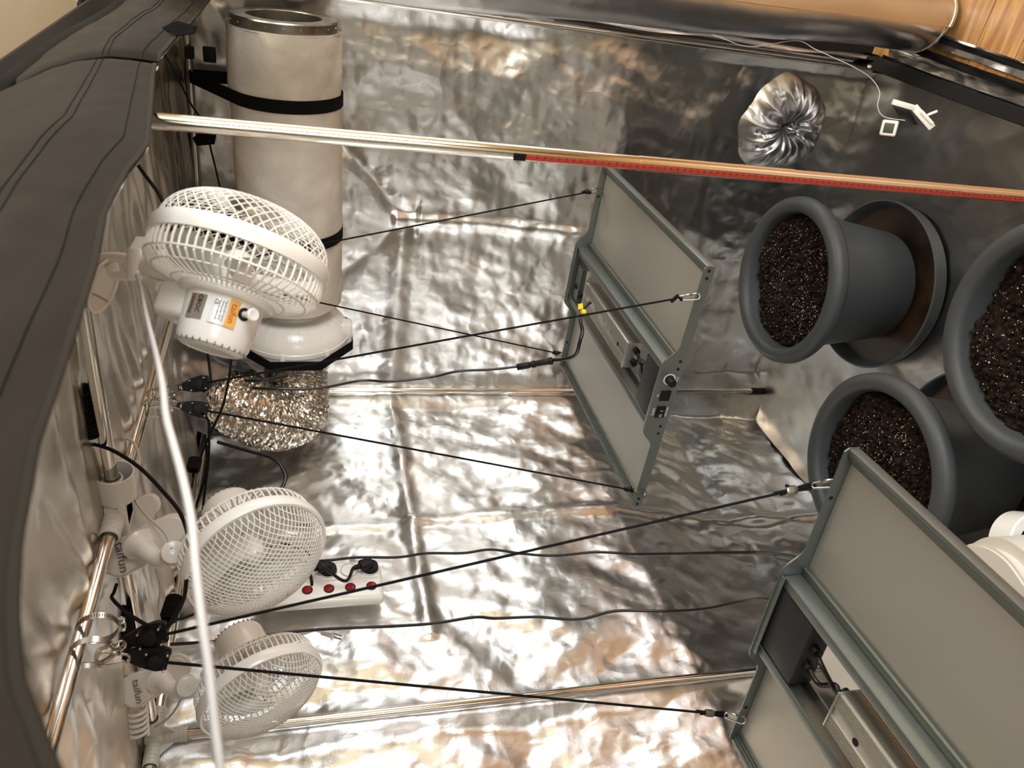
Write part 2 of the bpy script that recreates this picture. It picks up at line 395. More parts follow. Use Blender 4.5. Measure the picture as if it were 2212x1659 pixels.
# red scale strip taped along the nearer front tube
def on_pole(z0, z1_, w, off, material, name, **k):
    # strip on the side of the tube that faces into the tent
    n = nrm((-.25, -.97, 0)); t = nrm(np.cross((0, 0, 1), n)); p = V(1.188, -1.2, 0)+n*(PR+off)
    return mk(name, join(box(p+V(0, 0, (z0+z1_)/2), (w, .0008, z1_-z0), 0, t, n, (0, 0, 1))), material, tf, **k)

# ============================================================= clip fans
def cyl_wrap(m, r, ang0, z0):
    """bend a flat mesh (x along circumference, y along axis) round a cylinder along local z"""
    v = np.asarray(m[0], float); a = ang0+v[:, 0]/r; rr = r+v[:, 2]*1.0
    return np.stack([rr*np.cos(a), rr*np.sin(a), z0+v[:, 1]], -1), m[1]
def zs(m):
    v = np.array(m[0], float); b_ = v[:, 2] < -.04; v[b_, 2] = -.04+(v[b_, 2]+.04)*.72; return v, m[1]
def fan_head(root, lattice, spin, with_labels, knob):
    """local frame: +z blows forward, origin at the centre of the rim, +x towards the neck"""
    Rr = .112
    L = dict(local=True)
    mk('rim', lathe([(Rr, -.012), (Rr+.004, -.012), (Rr+.0055, -.006), (Rr+.0055, .004), (Rr+.003, .009), (Rr-.001, .009), (Rr-.002, -.006), (Rr, -.012)], 96), 'white_plastic', root, **L)
    ws = []
    dome = lambda t: (Rr*.985*math.cos(t*PI/2)**.72 if t < 1 else 0, .006+.060*math.sin(t*PI/2)**.85)
    if lattice == 'spiral':
        for s in (1, -1):
            for k in range(44):
                pts = []
                for i in range(13):
                    t = i/12*.86; rr, z = dome(t); a = 2*PI*k/44+s*1.05*t**1.1; pts.append((rr*math.cos(a), rr*math.sin(a), z))
                ws.append(tube(pts, .00085, 4, cap=False))
    else:
        # rectangular lattice bent over the dome
        for ax in (0, 1):
            for k in range(-15, 16):
                c0 = k/16*Rr*.985; half = math.sqrt(max(1e-6, (Rr*.985)**2-c0*c0)); pts = []
                for i in range(19):
                    q = -half+2*half*i/18; rr = math.hypot(q, c0)/(Rr*.985)
                    z = .006+.047*max(0, 1-rr**2.6)**.62
                    x_, y_ = (q, c0) if ax == 0 else (c0, q)
                    a = .35+ (0.25*(1-rr) if ax else -.25*(1-rr))
                    pts.append((x_*math.cos(a)-y_*math.sin(a), x_*math.sin(a)+y_*math.cos(a), z))
                ws.append(tube(pts, .00085, 4, cap=False))
    gz = .062 if lattice == 'spiral' else .050
    if lattice == 'spiral': ws.append(lathe([(.0, gz+.001), (.012, gz+.001), (.013, gz), (.013, gz-.0008), (0, gz-.0008)], 24))
    mk('front_guard', join(*ws), 'white_plastic', root, **L)
    ws = []
    for k in range(64):
        a = 2*PI*k/64; P_ = [(.112, -.008), (.1125, -.026), (.110, -.040), (.102, -.050), (.080, -.060), (.05, -.068)]
        ws.append(tube([(r_*math.cos(a), r_*math.sin(a), z) for r_, z in P_], .0016, 5, cap=False))
    for r_, z in ((.1115, -.036), (.0985, -.0515), (.072, -.062)):
        ws.append(tube([(r_*math.cos(a), r_*math.sin(a), z) for a in np.linspace(0, 2*PI, 72, endpoint=False)], .0016, 5, closed=True))
    mk('rear_guard', zs(join(*ws)), 'white_plastic', root, **L)
    # propeller: three broad scoops on a hub
    bl = []
    for k in range(3):
        a0 = 2*PI*k/3+spin
        def f(u, v, a0=a0):
            r_ = .018+.074*u; wdt = .35+.62*np.sin(np.clip(u*1.15+.12, 0, 1)*PI/2)
            a = a0+(v-.5)*wdt*1.5+.35*u; z = -.020+(v-.5)*(.034-.01*u)+.006*np.sin(PI*v)
            return r_*np.cos(a), r_*np.sin(a), z
        m = grid(14, 12, f); v2 = np.array(m[0]); v3 = v2.copy(); v3[:, 2] -= .0016
        bl.append(join(m, (v3, m[1])))
    mk('blade_wheel', join(*bl), 'white_clear', root, **L)
    mk('hub', lathe([(0, .004), (.008, .004), (.014, .001), (.019, -.008), (.02, -.04), (0, -.04)], 32), 'white_plastic', root, **L)
    mh = mk('motor_housing', zs(join(
        lathe([(0, -.060), (.058, -.060), (.061, -.064), (.061, -.075), (.058, -.079), (.0495, -.081), (.0485, -.10), (.046, -.155), (.043, -.166), (.037, -.1705), (.030, -.172), (.029, -.1705), (.010, -.1705), (0, -.1705)], 64),
        box((.055, 0, -.097), (.062, .070, .070), .016, seg=4))), 'white_plastic', root, **L)
    # vent slits round the back edge and the hole for the swing knob
    sl = []
    for k in range(30):
        a = 2*PI*k/30; sl.append(box((.0425*math.cos(a), .0425*math.sin(a), -.1630), (.0036, .0014, .0100), 0, (math.cos(a), math.sin(a), .25), (-math.sin(a), math.cos(a), 0), (-.25*math.cos(a), -.25*math.sin(a), 1)))
    mk('vent_slit', zs(join(*sl)), 'print_grey', mh, local=True)
    ka = knob; ca, sa = math.cos(ka), math.sin(ka)
    mk('knob_hole', cyl((.043*ca, .043*sa, -.084), (.0492*ca, .0492*sa, -.084), .0085, 24), 'dark', mh, local=True)
    mk('swing_knob', join(cyl((.044*ca, .044*sa, -.084), (.066*ca, .066*sa, -.084), .0042, 20), lathe([(0, 0), (.008, 0), (.0085, .002), (.0085, .004), (.007, .0055), (.004, .005), (0, .0045)], 24, (ca, sa, 0), (.064*ca, .064*sa, -.084))), 'white_plastic', root, **L)
    if with_labels:
        la = knob+1.02
        def lab(w_, h_, a, z, material, name, parent=mh, off=.0004):
            g_ = grid(14, 4, lambda u, v: ((u-.5)*w_, (v-.5)*h_, u*0+off)); return mk(name, cyl_wrap(g_, .0487, a, z), material, parent, local=True, smooth=180)
        return mh, lab, la
    return mh
def wrap_text(parent, s, size, a, z, rot, material, off=.0010, r=.0487):
    v, f = text(s, size); c_, s_ = math.cos(rot), math.sin(rot)
    v = np.stack([v[:, 0]*c_-v[:, 1]*s_, v[:, 0]*s_+v[:, 1]*c_, v[:, 2]+off+.0003], -1)
    return mk('print', cyl_wrap((v, f), r, a, z), material, parent, local=True, smooth=None, recalc=False)

def fan_frame(center, n, neck):
    z = nrm(n); x = np.array(neck, float)-np.array(center, float); x = nrm(x-z*(x@z)); return frameM(center, x, np.cross(z, x), z) @ Matrix.Scale(.89, 4), x, np.cross(z, x), z

def knuckle(p, ax, r=.019, h=.030):
    """round pivot with a hexagon socket screw"""
    p = np.array(p, float); ax = nrm(ax)
    return cyl(p-ax*h/2, p+ax*h/2, r, 32, bev=.003)
def capsule_plate(c0, c1, r0, r1, n, th):
    """rounded paddle between two centres, n = face normal"""
    c0 = np.array(c0, float); c1 = np.array(c1, float); n = nrm(n); d = nrm((c1-c0)-n*((c1-c0)@n)); t = np.cross(n, d); Ld = (c1-c0)@d
    pts = [(-r0*math.cos(a), r0*math.sin(a)) for a in np.linspace(-PI/2, PI/2, 14)] + [(Ld+r1*math.sin(a), r1*math.cos(a)) for a in np.linspace(0, PI, 14)]
    # first arc runs bottom to top on the left, second top to bottom on the right
    return prism(pts, th, c0-n*th/2, d, t, n, bev=th*.3)

# ---- nearest fan, seen from behind, clipped to the cross tube
C1 = (1.064,-1.280,1.786); N1 = (0.7231,0.6356,-0.2705)
M1, X1, Y1, Z1 = fan_frame(C1, N1, (0.999,-1.269,1.889))
f1 = thing('clip_fan', 'white clip fan nearest the camera, seen from behind with silver rating stickers', 'fan', M=M1, group=None)
mh, lab, la = fan_head(f1, 'spiral', .4, True, math.radians(160))
aB, aW = math.radians(127), math.radians(88)
sk = lab(.026, .036, aB, -.089, 'sticker_white', 'rating_sticker')
sk2 = lab(.013, .0362, aB+.27, -.089, 'sticker_orange', 'brand_panel', off=.0007)
wrap_text(mh, 'taifun', .0115, aB+.27, -.089, -PI/2, 'print_red')
for k, t_ in enumerate(('Clip fan 230 V 50 Hz', 'Rated power 20 W', 'Made for indoor use')): wrap_text(mh, t_, .0032, aB+.06-.075*k, -.089, -PI/2, 'print_grey')
wrap_text(mh, 'CE', .0062, aB-.17, -.080, -PI/2, 'print_black')
lab(.024, .036, aW, -.088, 'sticker_silver', 'batch_sticker')
wrap_text(mh, 'GBOC', .0085, aW+.08, -.087, -PI/2, 'print_black'); wrap_text(mh, '25030902', .0066, aW-.14, -.088, -PI/2, 'print_black')

def fwdn(p): return nrm(np.array(V(*(1.46715, -2.16087, 1.71976)))-np.array(p))
def arm(name, pts, r, root, material='white_plastic', n=8, flat=1.0, hint=None):
    return mk(name, tube(spline(pts, n), r if np.isscalar(r) else np.interp(np.linspace(0, 1, (len(pts)-1)*n+1), np.linspace(0, 1, len(r)), r), 16, flat=flat, hint=hint), material, root)
vx = nrm(np.array((0.982,-1.236,1.911))-np.array((1.029,-1.205,1.911)))     # screen-down direction at the pivot (points to the left wall)
kp = np.array((1.020,-1.231,1.907))
mk('pivot', join(cyl(kp-vx*.020, kp+vx*.018, .0145, 28, bev=.003), prism([(-.012, 0), (.012, 0), (.004, .016), (-.004, .016)], .004, kp-vx*.020, nrm((0, 0, 1)), -vx, nrm(np.cross((0, 0, 1), -vx)))), 'white_plastic', f1)
arm('neck_fork', [(1.049,-1.260,1.875), (1.039,-1.250,1.887), (1.022,-1.246,1.895), (1.011,-1.255,1.892), (1.017,-1.281,1.876)], .0075, f1)
arm('neck_fork', [(1.027,-1.242,1.896), (1.028,-1.252,1.884), (1.028,-1.256,1.872)], .013, f1)
cj = [tube(spline([(1.023,-1.223,1.913), (1.023,-1.215,1.930), (1.018,-1.206,1.948), (1.012,-1.199,1.964)], 8), .0062, 14), tube(spline([(1.009,-1.236,1.912), (1.004,-1.228,1.930), (1.002,-1.219,1.941), (1.010,-1.213,1.945)], 8), .0052, 14)]
mk('clip_arm', join(*cj), 'white_plastic', f1)
jn = (-0.1004,-0.4959,-0.8626)
def dish(c_, n_, major, a_, b_, dep):
    n_ = nrm(n_); mx_ = np.array(major, float); mx_ = nrm(mx_-n_*(mx_@n_)); my_ = np.cross(n_, mx_)
    def f(u, v):
        t = 2*PI*u; rr = v; return rr*a_*np.cos(t), rr*b_*np.sin(t), dep*rr**2
    g_ = grid(40, 8, f); g2 = grid(40, 8, lambda u, v: (v*(a_+.002)*np.cos(2*PI*u), v*(b_+.002)*np.sin(2*PI*u), dep*v**2-.003))
    rim_ = tube([(a_*1.02*math.cos(t), b_*1.02*math.sin(t), dep) for t in np.linspace(0, 2*PI, 48, endpoint=False)], .0024, 8, closed=True)
    return xf(join(g_, g2, rim_), c_, mx_, my_, n_)
maj = np.array((0.970,-1.234,1.941))-np.array((1.014,-1.197,1.965))
mk('clip_jaw', dish((0.987,-1.217,1.960), jn, maj, .033, .022, .008), 'white_plastic', f1)
mk('clip_jaw', dish((0.983,-1.194,1.980), -np.array(jn), maj, .033, .022, .008), 'white_plastic', f1)
arm('clip_spring', [(0.979,-1.225,1.970), (0.977,-1.230,1.959), (0.973,-1.237,1.946)], .0012, f1, 'steel')
mk('cord_grommet', lathe([(.0024, .016), (.0055, .016), (.0055, .010), (.0075, .008), (.0075, 0)], 20, fwdn(kp), kp+vx*.010), 'white_plastic', f1)

# flat white cord of the nearest fan, sweeping past the camera
mk('power_cord', tube(spline([(1.028,-1.271,1.903), (1.036,-1.319,1.891), (1.065,-1.433,1.866), (1.126,-1.604,1.828), (1.154,-1.691,1.809), (1.168,-1.748,1.798), (1.175,-1.784,1.789), (1.179,-1.822,1.779), (1.176,-1.851,1.772), (1.169,-1.876,1.768), (1.157,-1.897,1.764), (1.142,-1.915,1.760), (1.127,-1.932,1.757), (1.108,-1.952,1.753), (1.074,-1.977,1.749)], 10), .0031, 12, flat=.75), 'white_cord', f1)

# ---- middle fan, grille towards the camera, clipped at the roof joint
C2 = (0.619,-1.335,1.777); M2, X2, Y2, Z2 = fan_frame(C2, (-0.0148,-0.9119,-0.4100), (0.569,-1.283,1.882))
f2 = thing('clip_fan', 'white clip fan facing the camera, clipped beside the white roof joint above the power strip', 'fan', M=M2)
fan_head(f2, 'grid', .95, False, math.radians(200))
def clip_set(root, piv, d0, elbow, pc0, pc1, back0, back1, dp, txt, rr):
    ax = (0.6863,-0.7054,-0.1773)
    mk('pivot', join(knuckle(piv, ax, .0165, .034), box(np.array(piv)+np.array(d0)*.5, (.028, .03, .03), .008, *basis(ax))), 'white_plastic', root)
    pv = np.array(piv)-np.array(ax)*0
    mk('pivot_screw', join(cyl(pv+np.array(ax)*.0172, pv+np.array(ax)*.0180, .0045, 6)), 'steel', root)
    e = mk('neck_elbow', tube(spline(elbow, 8), np.interp(np.linspace(0, 1, (len(elbow)-1)*8+1), (0, .5, .8, 1), (.0115, .0125, .016, .026)), 20), 'white_plastic', root)
    a_, b_ = np.array(pc0), np.array(pc1); mj = nrm(b_-a_); nn = nrm(np.array(ax)-mj*(np.array(ax)@mj))
    p = mk('clip_paddle', capsule_plate(a_, b_, rr, rr*.8, nn, .016), 'white_plastic', root)
    mk('clip_paddle', capsule_plate(back0, back1, rr, rr*.55, nn, .009), 'white_plastic', root)
    t_ = np.cross(nn, mj)
    return p, a_, b_, mj, nn, t_
FWD = np.array((0.6863,-0.7054,-0.1773))
p_, a_, b_, mj, nn, t_ = clip_set(f2, (0.596,-1.292,1.896), (np.array((0.577,-1.290,1.884))-np.array((0.596,-1.292,1.896)))*1.0,
    [(0.585,-1.292,1.901), (0.573,-1.282,1.917), (0.571,-1.265,1.934), (0.567,-1.244,1.948)], (0.538,-1.240,1.980), (0.586,-1.234,1.902), (0.508,-1.183,2.025), (0.576,-1.164,1.946), None, None, .030)
def paddle_text(parent, p, s, size, along, up_, nn, off):
    v, f = text(s, size); x_ = nrm(along); y_ = nrm(np.array(up_)-x_*(np.array(up_)@x_)); mk('print', xf((v, f), np.array(p)+nn*off, x_, y_, nn), 'print_grey', parent, smooth=None, recalc=False)
dwn = np.array((0.495,-1.289,1.976))-np.array((0.556,-1.244,1.990)); rgt = np.array((0.557,-1.257,1.950))-np.array((0.546,-1.241,2.017))
paddle_text(p_, (0.546,-1.248,1.976), 'taifun', .021, dwn, rgt, nn, .0005)
# ---- far fan
C3 = (0.306,-1.331,1.777); M3, X3, Y3, Z3 = fan_frame(C3, (-0.1175,-0.9153,-0.3853), (0.247,-1.283,1.890))
f3 = thing('clip_fan', 'white clip fan at the lower left, below the middle fan, turned downward', 'fan', M=M3)
fan_head(f3, 'grid', .2, False, math.radians(20))
p_, a_, b_, mj, nn, t_ = clip_set(f3, (0.281,-1.288,1.900), (np.array((0.260,-1.287,1.889))-np.array((0.281,-1.288,1.900)))*1.0,
    [(0.270,-1.288,1.905), (0.257,-1.279,1.920), (0.253,-1.264,1.934), (0.247,-1.245,1.946)], (0.218,-1.243,1.991), (0.264,-1.237,1.920), (0.171,-1.189,2.023), (0.217,-1.175,1.973), None, None, .029)
mk('clip_paddle', box((0.204,-1.227,2.013), (.052, .058, .03), .008, *basis(nn, mj)), 'white_plastic', f3)
paddle_text(p_, (0.229,-1.253,1.985), 'taifun', .019, dwn, rgt, nn, .0005)
# coil spring of the clip
def helix(p, q, r, turns, wr, seg=14):
    p = np.array(p, float); q = np.array(q, float); X, Y, Z = basis(q-p); n = int(turns*seg); h = np.linalg.norm(q-p)
    return tube([p+X*r*math.cos(2*PI*i/seg)+Y*r*math.sin(2*PI*i/seg)+Z*h*i/n for i in range(n+1)], wr, 7)
mk('clip_spring', helix((0.168,-1.239,1.994), (0.115,-1.262,1.993), .0155, 5.5, .0030), 'white_plastic', f3)

# thin cords of the two rear fans
def cable(name, label, pts, r, material='black_cable', cat='cable', group=None, n=8, flat=1, mesh=False, seg=8):
    t = thing(name, label, cat, pts[0], group); mk('cord', tube(spline(pts, n), r, seg, flat=flat), material, t, recalc=False); return t
cable('fan_cord', 'thin white cord looping over the roof tube beside the white joint to the middle fan', [(0.611,-1.301,1.895), (0.606,-1.262,1.910), (0.606,-1.229,1.936), (0.608,-1.195,1.958), (0.618,-1.159,1.972), (0.633,-1.140,1.961), (0.636,-1.112,1.965), (0.631,-1.072,1.982), (0.617,-1.050,2.002), (0.594,-1.048,2.017), (0.575,-1.071,2.020)], .0026, 'white_cord', flat=.7)
cable('fan_cord', 'thin white cord hanging below the middle fan bracket between the two wound tubes', [(0.506,-1.233,1.935), (0.464,-1.238,1.931), (0.407,-1.235,1.939), (0.333,-1.221,1.940), (0.279,-1.207,1.944)], .0024, 'white_cord', flat=.7)
pc = cable('fan_cord', 'thin white cord with an unplugged flat two-pin plug hanging over the left wall', [(0.178,-1.123,1.984), (0.144,-1.100,1.932), (0.121,-1.075,1.868), (0.078,-1.046,1.780), (0.043,-1.013,1.724), (0.027,-0.988,1.681)], .0026, 'white_cord', flat=.7)
pa, pb = np.array((0.027,-0.987,1.682)), np.array((0.027,-1.007,1.643)); pd = nrm(pb-pa); X_, Y_, Z_ = basis(pd)
pg = mk('plug', join(cyl(pa-pd*.004, pa+pd*.010, .0045, 14), xf(box((0, 0, 0), (.010, .018, .032), .0035), pa+pd*.028, X_, Y_, Z_), xf(box((0, 0, 0), (.014, .022, .003), .001), pa+pd*.040, X_, Y_, Z_)), 'white_plastic', pc)
mk('pin', join(cyl(pa+pd*.042+Y_*.006, pa+pd*.062+Y_*.006, .002, 10), cyl(pa+pd*.042-Y_*.006, pa+pd*.062-Y_*.006, .002, 10)), 'steel', pg)
cable('fan_cord', 'thin white cord curving from the lower left fan pivot down along the wall', [(0.254,-1.285,1.907), (0.204,-1.276,1.923), (0.156,-1.263,1.944), (0.103,-1.239,1.971)], .0026, 'white_cord', flat=.7)

# ============================================================= carbon filter, inline fan, foil duct
FA = np.array((1.127,-0.133,1.756)); FB = np.array((0.421,-0.148,1.736)); FD = nrm(FB-FA); FL = np.linalg.norm(FB-FA)
fi = thing('carbon_filter', 'large cylindrical air filter in cream fleece with a grey metal end ring', 'filter', tuple(FA))
Xf, Yf, Zf = basis(FD)
def fleece(u, v):
    a = 2*PI*u; z = v*FL; r = .131+.0012*np.sin(3*a+z*9)+.0010*np.sin(7*a-z*31)+.0016*fold(a*.125, z, .09, 5)*np.minimum(1, (np.sin(PI*v)*6))
    return r*np.cos(a), r*np.sin(a), z
mk('fleece', xf(grid(97, 70, fleece), FA, Xf, Yf, Zf), 'fleece', fi, smooth=180)
er = mk('end_ring', xf(lathe([(.131, .004), (.122, .003), (.122, -.018), (.120, -.021), (.088, -.021), (.086, -.019), (.086, .010), (.088, .012), (.088, .10), (.0, .10)], 96), FA, Xf, Yf, Zf), 'zinc', fi)
for k in range(20):
    a = 2*PI*k/20; p = FA+Xf*.1222*math.cos(a)+Yf*.1222*math.sin(a)-FD*.008; d = Xf*math.cos(a)+Yf*math.sin(a)
    mk('rivet', lathe([(.0026, 0), (.0024, .0008), (.0012, .0013), (0, .0013)], 10, d, p), 'brass', er)
mk('end_plate', xf(lathe([(.130, FL-.001), (.085, FL+.001), (.084, FL+.004), (0, FL+.004)], 64), FA, Xf, Yf, Zf), 'zinc', fi)
mk('flange', xf(lathe([(.082, FL), (.082, FL+.03), (.080, FL+.03), (.080, FL)], 64), FA, Xf, Yf, Zf), 'steel', fi)
def strap_loop(c, axis, r, w, top, th=.0022, name='strap', n=44):
    """webbing that wraps the cylinder and runs up to a point on a tube"""
    X, Y, Z = basis(axis, (0, 0, 1)); up_ = np.array(top, float)-np.array(c, float); up_ = up_-Z*(up_@Z); h = np.linalg.norm(up_); X = up_/h; Y = np.cross(Z, X)
    r = r+th; ph = math.acos(min(.95, r/h)); pts = []
    for t in np.linspace(ph, 2*PI-ph, n): pts.append((r*math.cos(t), r*math.sin(t)))
    pts.append((h, -.006)); pts.append((h+.009, 0)); pts.append((h, .006))
    V_ = []; F_ = []; m = len(pts)
    for (a, b_) in pts:
        nn_ = nrm((a, b_)) if math.hypot(a, b_) < h*.95 else nrm((a-h, b_*1.0)) ; 
        for (dr, dz) in ((0, -w/2), (0, w/2), (th, w/2), (th, -w/2)):
            V_.append((a+nn_[0]*dr, b_+nn_[1]*dr, dz))
    for i in range(m):
        k = (i+1) % m
        for j in range(4): F_.append((i*4+j, i*4+(j+1) % 4, k*4+(j+1) % 4, k*4+j))
    return xf((V_, F_), c, X, Y, Z)
s1c = FA+FD*.155; top1 = V(s1c[0]+.05, -.012, 1.985)
st = thing('strap', 'black webbing strap round the outer end of the cream air filter', 'strap', tuple(s1c))
mk('webbing', strap_loop(s1c, FD, .131, .030, top1), 'black_web', st, smooth=40)
mk('buckle', join(box(top1+V(0, -.02, -.05), (.036, .012, .030), .003), box(top1+V(0, -.02, -.005), (.028, .02, .02), .003)), 'black_plastic', st)
s2c = FA+FD*.50; top2 = V(.60, -.14, 1.985)
st = thing('strap', 'black webbing strap round the filter just behind the nearest fan', 'strap', tuple(s2c))
mk('webbing', strap_loop(s2c, FD, .131, .030, top2), 'black_web', st, smooth=40)

vf = thing('inline_fan', 'white inline duct fan housing with radial ribs strapped under the filter end', 'fan', tuple(FB))
b0 = FB+FD*.026; prof = [(.078, 0), (.082, 0), (.084, .004), (.086, .010), (.100, .016), (.118, .030), (.133, .050), (.140, .066), (.141, .074), (.143, .076), (.143, .088), (.141, .090), (.140, .104), (.132, .122), (.112, .142), (.088, .156), (.080, .160), (.078, .162), (.078, .190), (.074, .190)]
prof = [(a*1.09 if a > .09 else a, z) for a, z in prof]
hs = mk('housing', xf(lathe(prof, 96), b0, Xf, Yf, Zf), 'white_plastic', vf)
rb = []
for k in range(28):
    a = 2*PI*(k+.5)/28; d = Xf*math.cos(a)+Yf*math.sin(a)
    rb.append(tube([b0+d*r_+FD*z_ for r_, z_ in ((.099, .0135), (.119, .0225), (.137, .040), (.150, .062))], .0016, 6))
mk('rib', join(*rb), 'white_plastic', hs)
for k in range(8):
    a = 2*PI*(k+.25)/8; d = Xf*math.cos(a)+Yf*math.sin(a); t_ = np.cross(FD, d)
    mk('lug', box(b0+d*.156+FD*.086, (.014, .012, .030), .003, t_, d, FD), 'white_plastic', hs)
mk('terminal_box', box(b0+FD*.105+V(.04, -.02, -.135), (.06, .05, .05), .006, FD, Yf, Xf), 'white_plastic', vf)
CAMP = V(*(1.46715, -2.16087, 1.71976))
dv = CAMP-b0; dv = nrm(dv-FD*(dv@FD)); dt = np.cross(FD, dv)
lb = mk('label_plate', xf(cyl_wrap(grid(12, 3, lambda u, v: ((u-.5)*.060, (v-.5)*.018, u*0+.0012)), .1535, 0, .100), b0, dv, dt, FD), 'sticker_blue', hs, smooth=180)
tx = text('winflex', .011); vv = np.array(tx[0]); vv = np.stack([-vv[:, 0]+.012, -vv[:, 1], vv[:, 2]+.0018], -1)
mk('print', xf(cyl_wrap((vv, tx[1]), .1535, 0, .100), b0, dv, dt, FD), 'print_blue', hs, smooth=None, recalc=False)
mk('clamp_band', xf(lathe([(.083, FL+.012), (.0845, FL+.012), (.0845, FL+.024), (.083, FL+.024)], 64), FA, Xf, Yf, Zf), 'steel', vf)
mk('clamp_screw', cyl((0.452,-0.246,1.790), (0.443,-0.259,1.769), .003, 10), 'steel', vf)
st = thing('strap', 'black webbing strap slung round the white inline duct fan', 'strap', tuple(b0))
def oct_strap(c, X, Y, Z, r, w, th=.002, tilt=.10):
    P_ = [(r*math.cos(t), r*math.sin(t), tilt*r*math.cos(2*t+.2)*.5) for t in np.linspace(0, 2*PI, 8, endpoint=False)+.39]
    Q = []
    for i in range(8):
        for k in range(6): Q.append(tuple(np.array(P_[i])*(1-k/6)+np.array(P_[(i+1) % 8])*k/6))
    V_ = []; F_ = []; m = len(Q)
    for (a, b_, z_) in Q:
        d = nrm((a, b_)); 
        for (dr, dz) in ((0, -w/2), (0, w/2), (th, w/2), (th, -w/2)): V_.append((a+d[0]*dr, b_+d[1]*dr, z_+dz))
    for i in range(m):
        k = (i+1) % m
        for j in range(4): F_.append((i*4+j, i*4+(j+1) % 4, k*4+(j+1) % 4, k*4+j))
    return xf((V_, F_), c, X, Y, Z)
mk('webbing', oct_strap(b0+FD*.098, dv, dt, FD, .172, .028), 'black_web', st, smooth=30)
# foil duct with wrinkled bellows
du = thing('air_duct', 'crinkled aluminium foil duct bending up from the white inline fan', 'duct', tuple(b0+FD*.19))
d0 = b0+FD*.165
def bellows(path, r, pitch, seg=72, seed=3, wob=.004, tight=None):
    P_ = spline(path, 40); L_ = np.concatenate([[0], np.cumsum(np.linalg.norm(np.diff(P_, axis=0), axis=1))]); n = int(L_[-1]/pitch)*4+1
    s_ = np.linspace(0, L_[-1], n); P_ = np.stack([np.interp(s_, L_, P_[:, k]) for k in range(3)], -1)
    T = np.gradient(P_, axis=0); T /= np.linalg.norm(T, axis=1)[:, None]; X = nrm(np.cross(T[0], (.3, .2, .9))); g = np.random.RandomState(seed)
    a = np.linspace(0, 2*PI, seg, endpoint=False); V_ = []
    for i in range(n):
        X = nrm(X-T[i]*(X@T[i])); Y = np.cross(T[i], X); ph = (i % 4)
        rr = r*(1+(.0, .045, .05, .0)[ph])+g.uniform(-1, 1, seg)*wob*(.35 if ph in (0, 3) else .8)
        V_.append(P_[i]+np.cos(a)[:, None]*X*rr[:, None]+np.sin(a)[:, None]*Y*rr[:, None]+T[i]*(g.uniform(-1, 1, seg)[:, None]*wob*.5))
    V_ = np.vstack(V_); F_ = [(i*seg+j, i*seg+(j+1) % seg, (i+1)*seg+(j+1) % seg, (i+1)*seg+j) for i in range(n-1) for j in range(seg)]
    return V_, F_
mk('bellows', bellows([d0, d0+FD*.04, (0.110,-0.257,1.728), (0.121,-0.317,1.788), (0.163,-0.330,1.853), (0.178,-0.283,1.926)], .086, .011), 'duct_foil', du, smooth=None, recalc=False)
mk('band', xf(lathe([(.085, .166), (.0895, .166), (.0895, .178), (.085, .178)], 48), b0, Xf, Yf, Zf), 'steel', du)
# fabric sleeve of the duct port
sl = thing('duct_sleeve', 'silver cloth sleeve gathered round the foil duct in the far roof corner', 'sleeve', (0.223,-0.360,1.941))
s0 = np.array((0.163,-0.198,1.988)); s1 = np.array((0.174,-0.307,1.901)); sd = nrm(s1-s0); Xs, Ys, Zs = basis(sd)
def slv(u, v):
    a = 2*PI*u; r = .122-.024*v+.006*np.sin(9*a+2)*(.4+v)+.005*np.sin(5*a+v*4)+.004*fold(a*.1, v*.2, .06, 8); return r*np.cos(a), r*np.sin(a), v*np.linalg.norm(s1-s0)*1.15
mk('cloth', xf(grid(90, 24, slv), s0, Xs, Ys, Zs), 'foil_sleeve', sl, smooth=180)
# exhaust duct outside, over the roof
du2 = thing('exhaust_duct', 'crinkled foil duct in the room above the black tent roof', 'duct', (1.0, -.3, 2.2))
mk('bellows', bellows([(1.099,-0.079,2.161), (1.129,0.007,2.173), (1.171,0.181,2.237), (1.183,0.476,2.353)], .045, .011, seg=48), 'duct_foil', du2, smooth=None, recalc=False)
# gathered foil vent sock low on the back wall
so = thing('vent_sock', 'round silver vent sleeve gathered to a pleated knot low on the back wall', 'vent', (1.013, -.03, .311))
def sock(u, v):
    a = 2*PI*u; k = v
    w_ = a*13+1.6*np.sin(a*2)+1.1*np.sin(a*3+1)+.6*np.sin(k*5+a)*1.0; pl = 2*np.abs((w_/(2*PI)) % 1-.5); pl2 = 2*np.abs((w_*1.9/(2*PI)+.3*k) % 1-.5)
    r = .142*k**.8*(1+.05*np.sin(a*3+.6)+.03*np.sin(5*a)+.02*np.sin(9*a)); amp = np.exp(-((k-.42)/.34)**2)
    h = .060*(1-np.clip(k, 0, 1)**3.2)*(.55+.45*np.minimum(1, k*3.2))-.022*np.exp(-(k/.10)**2)+.026*(pl-.5)*amp+.008*(pl2-.5)*amp+.002*fold(r*np.cos(a), r*np.sin(a), .05, 77)
    return r*np.cos(a), r*np.sin(a), h
so_m = xf(grid(420, 40, sock), (1.002, -.040, .318), (1, 0, 0), (0, 0, 1), (0, -1, 0))
mk('pleats', so_m, 'foil_sleeve', so, smooth=180)
mk('knot', join(*[tube(spline([(1.005+.02*math.cos(a), -.082, .30+.02*math.sin(a)), (1.005+.006*math.cos(a+.4), -.090, .30+.006*math.sin(a+.4)), (1.005+.010*math.cos(a+2.6), -.096, .30+.010*math.sin(a+2.6))], 5), .003, 6) for a in np.linspace(0, 6.28, 9)]), 'foil_sleeve', so)

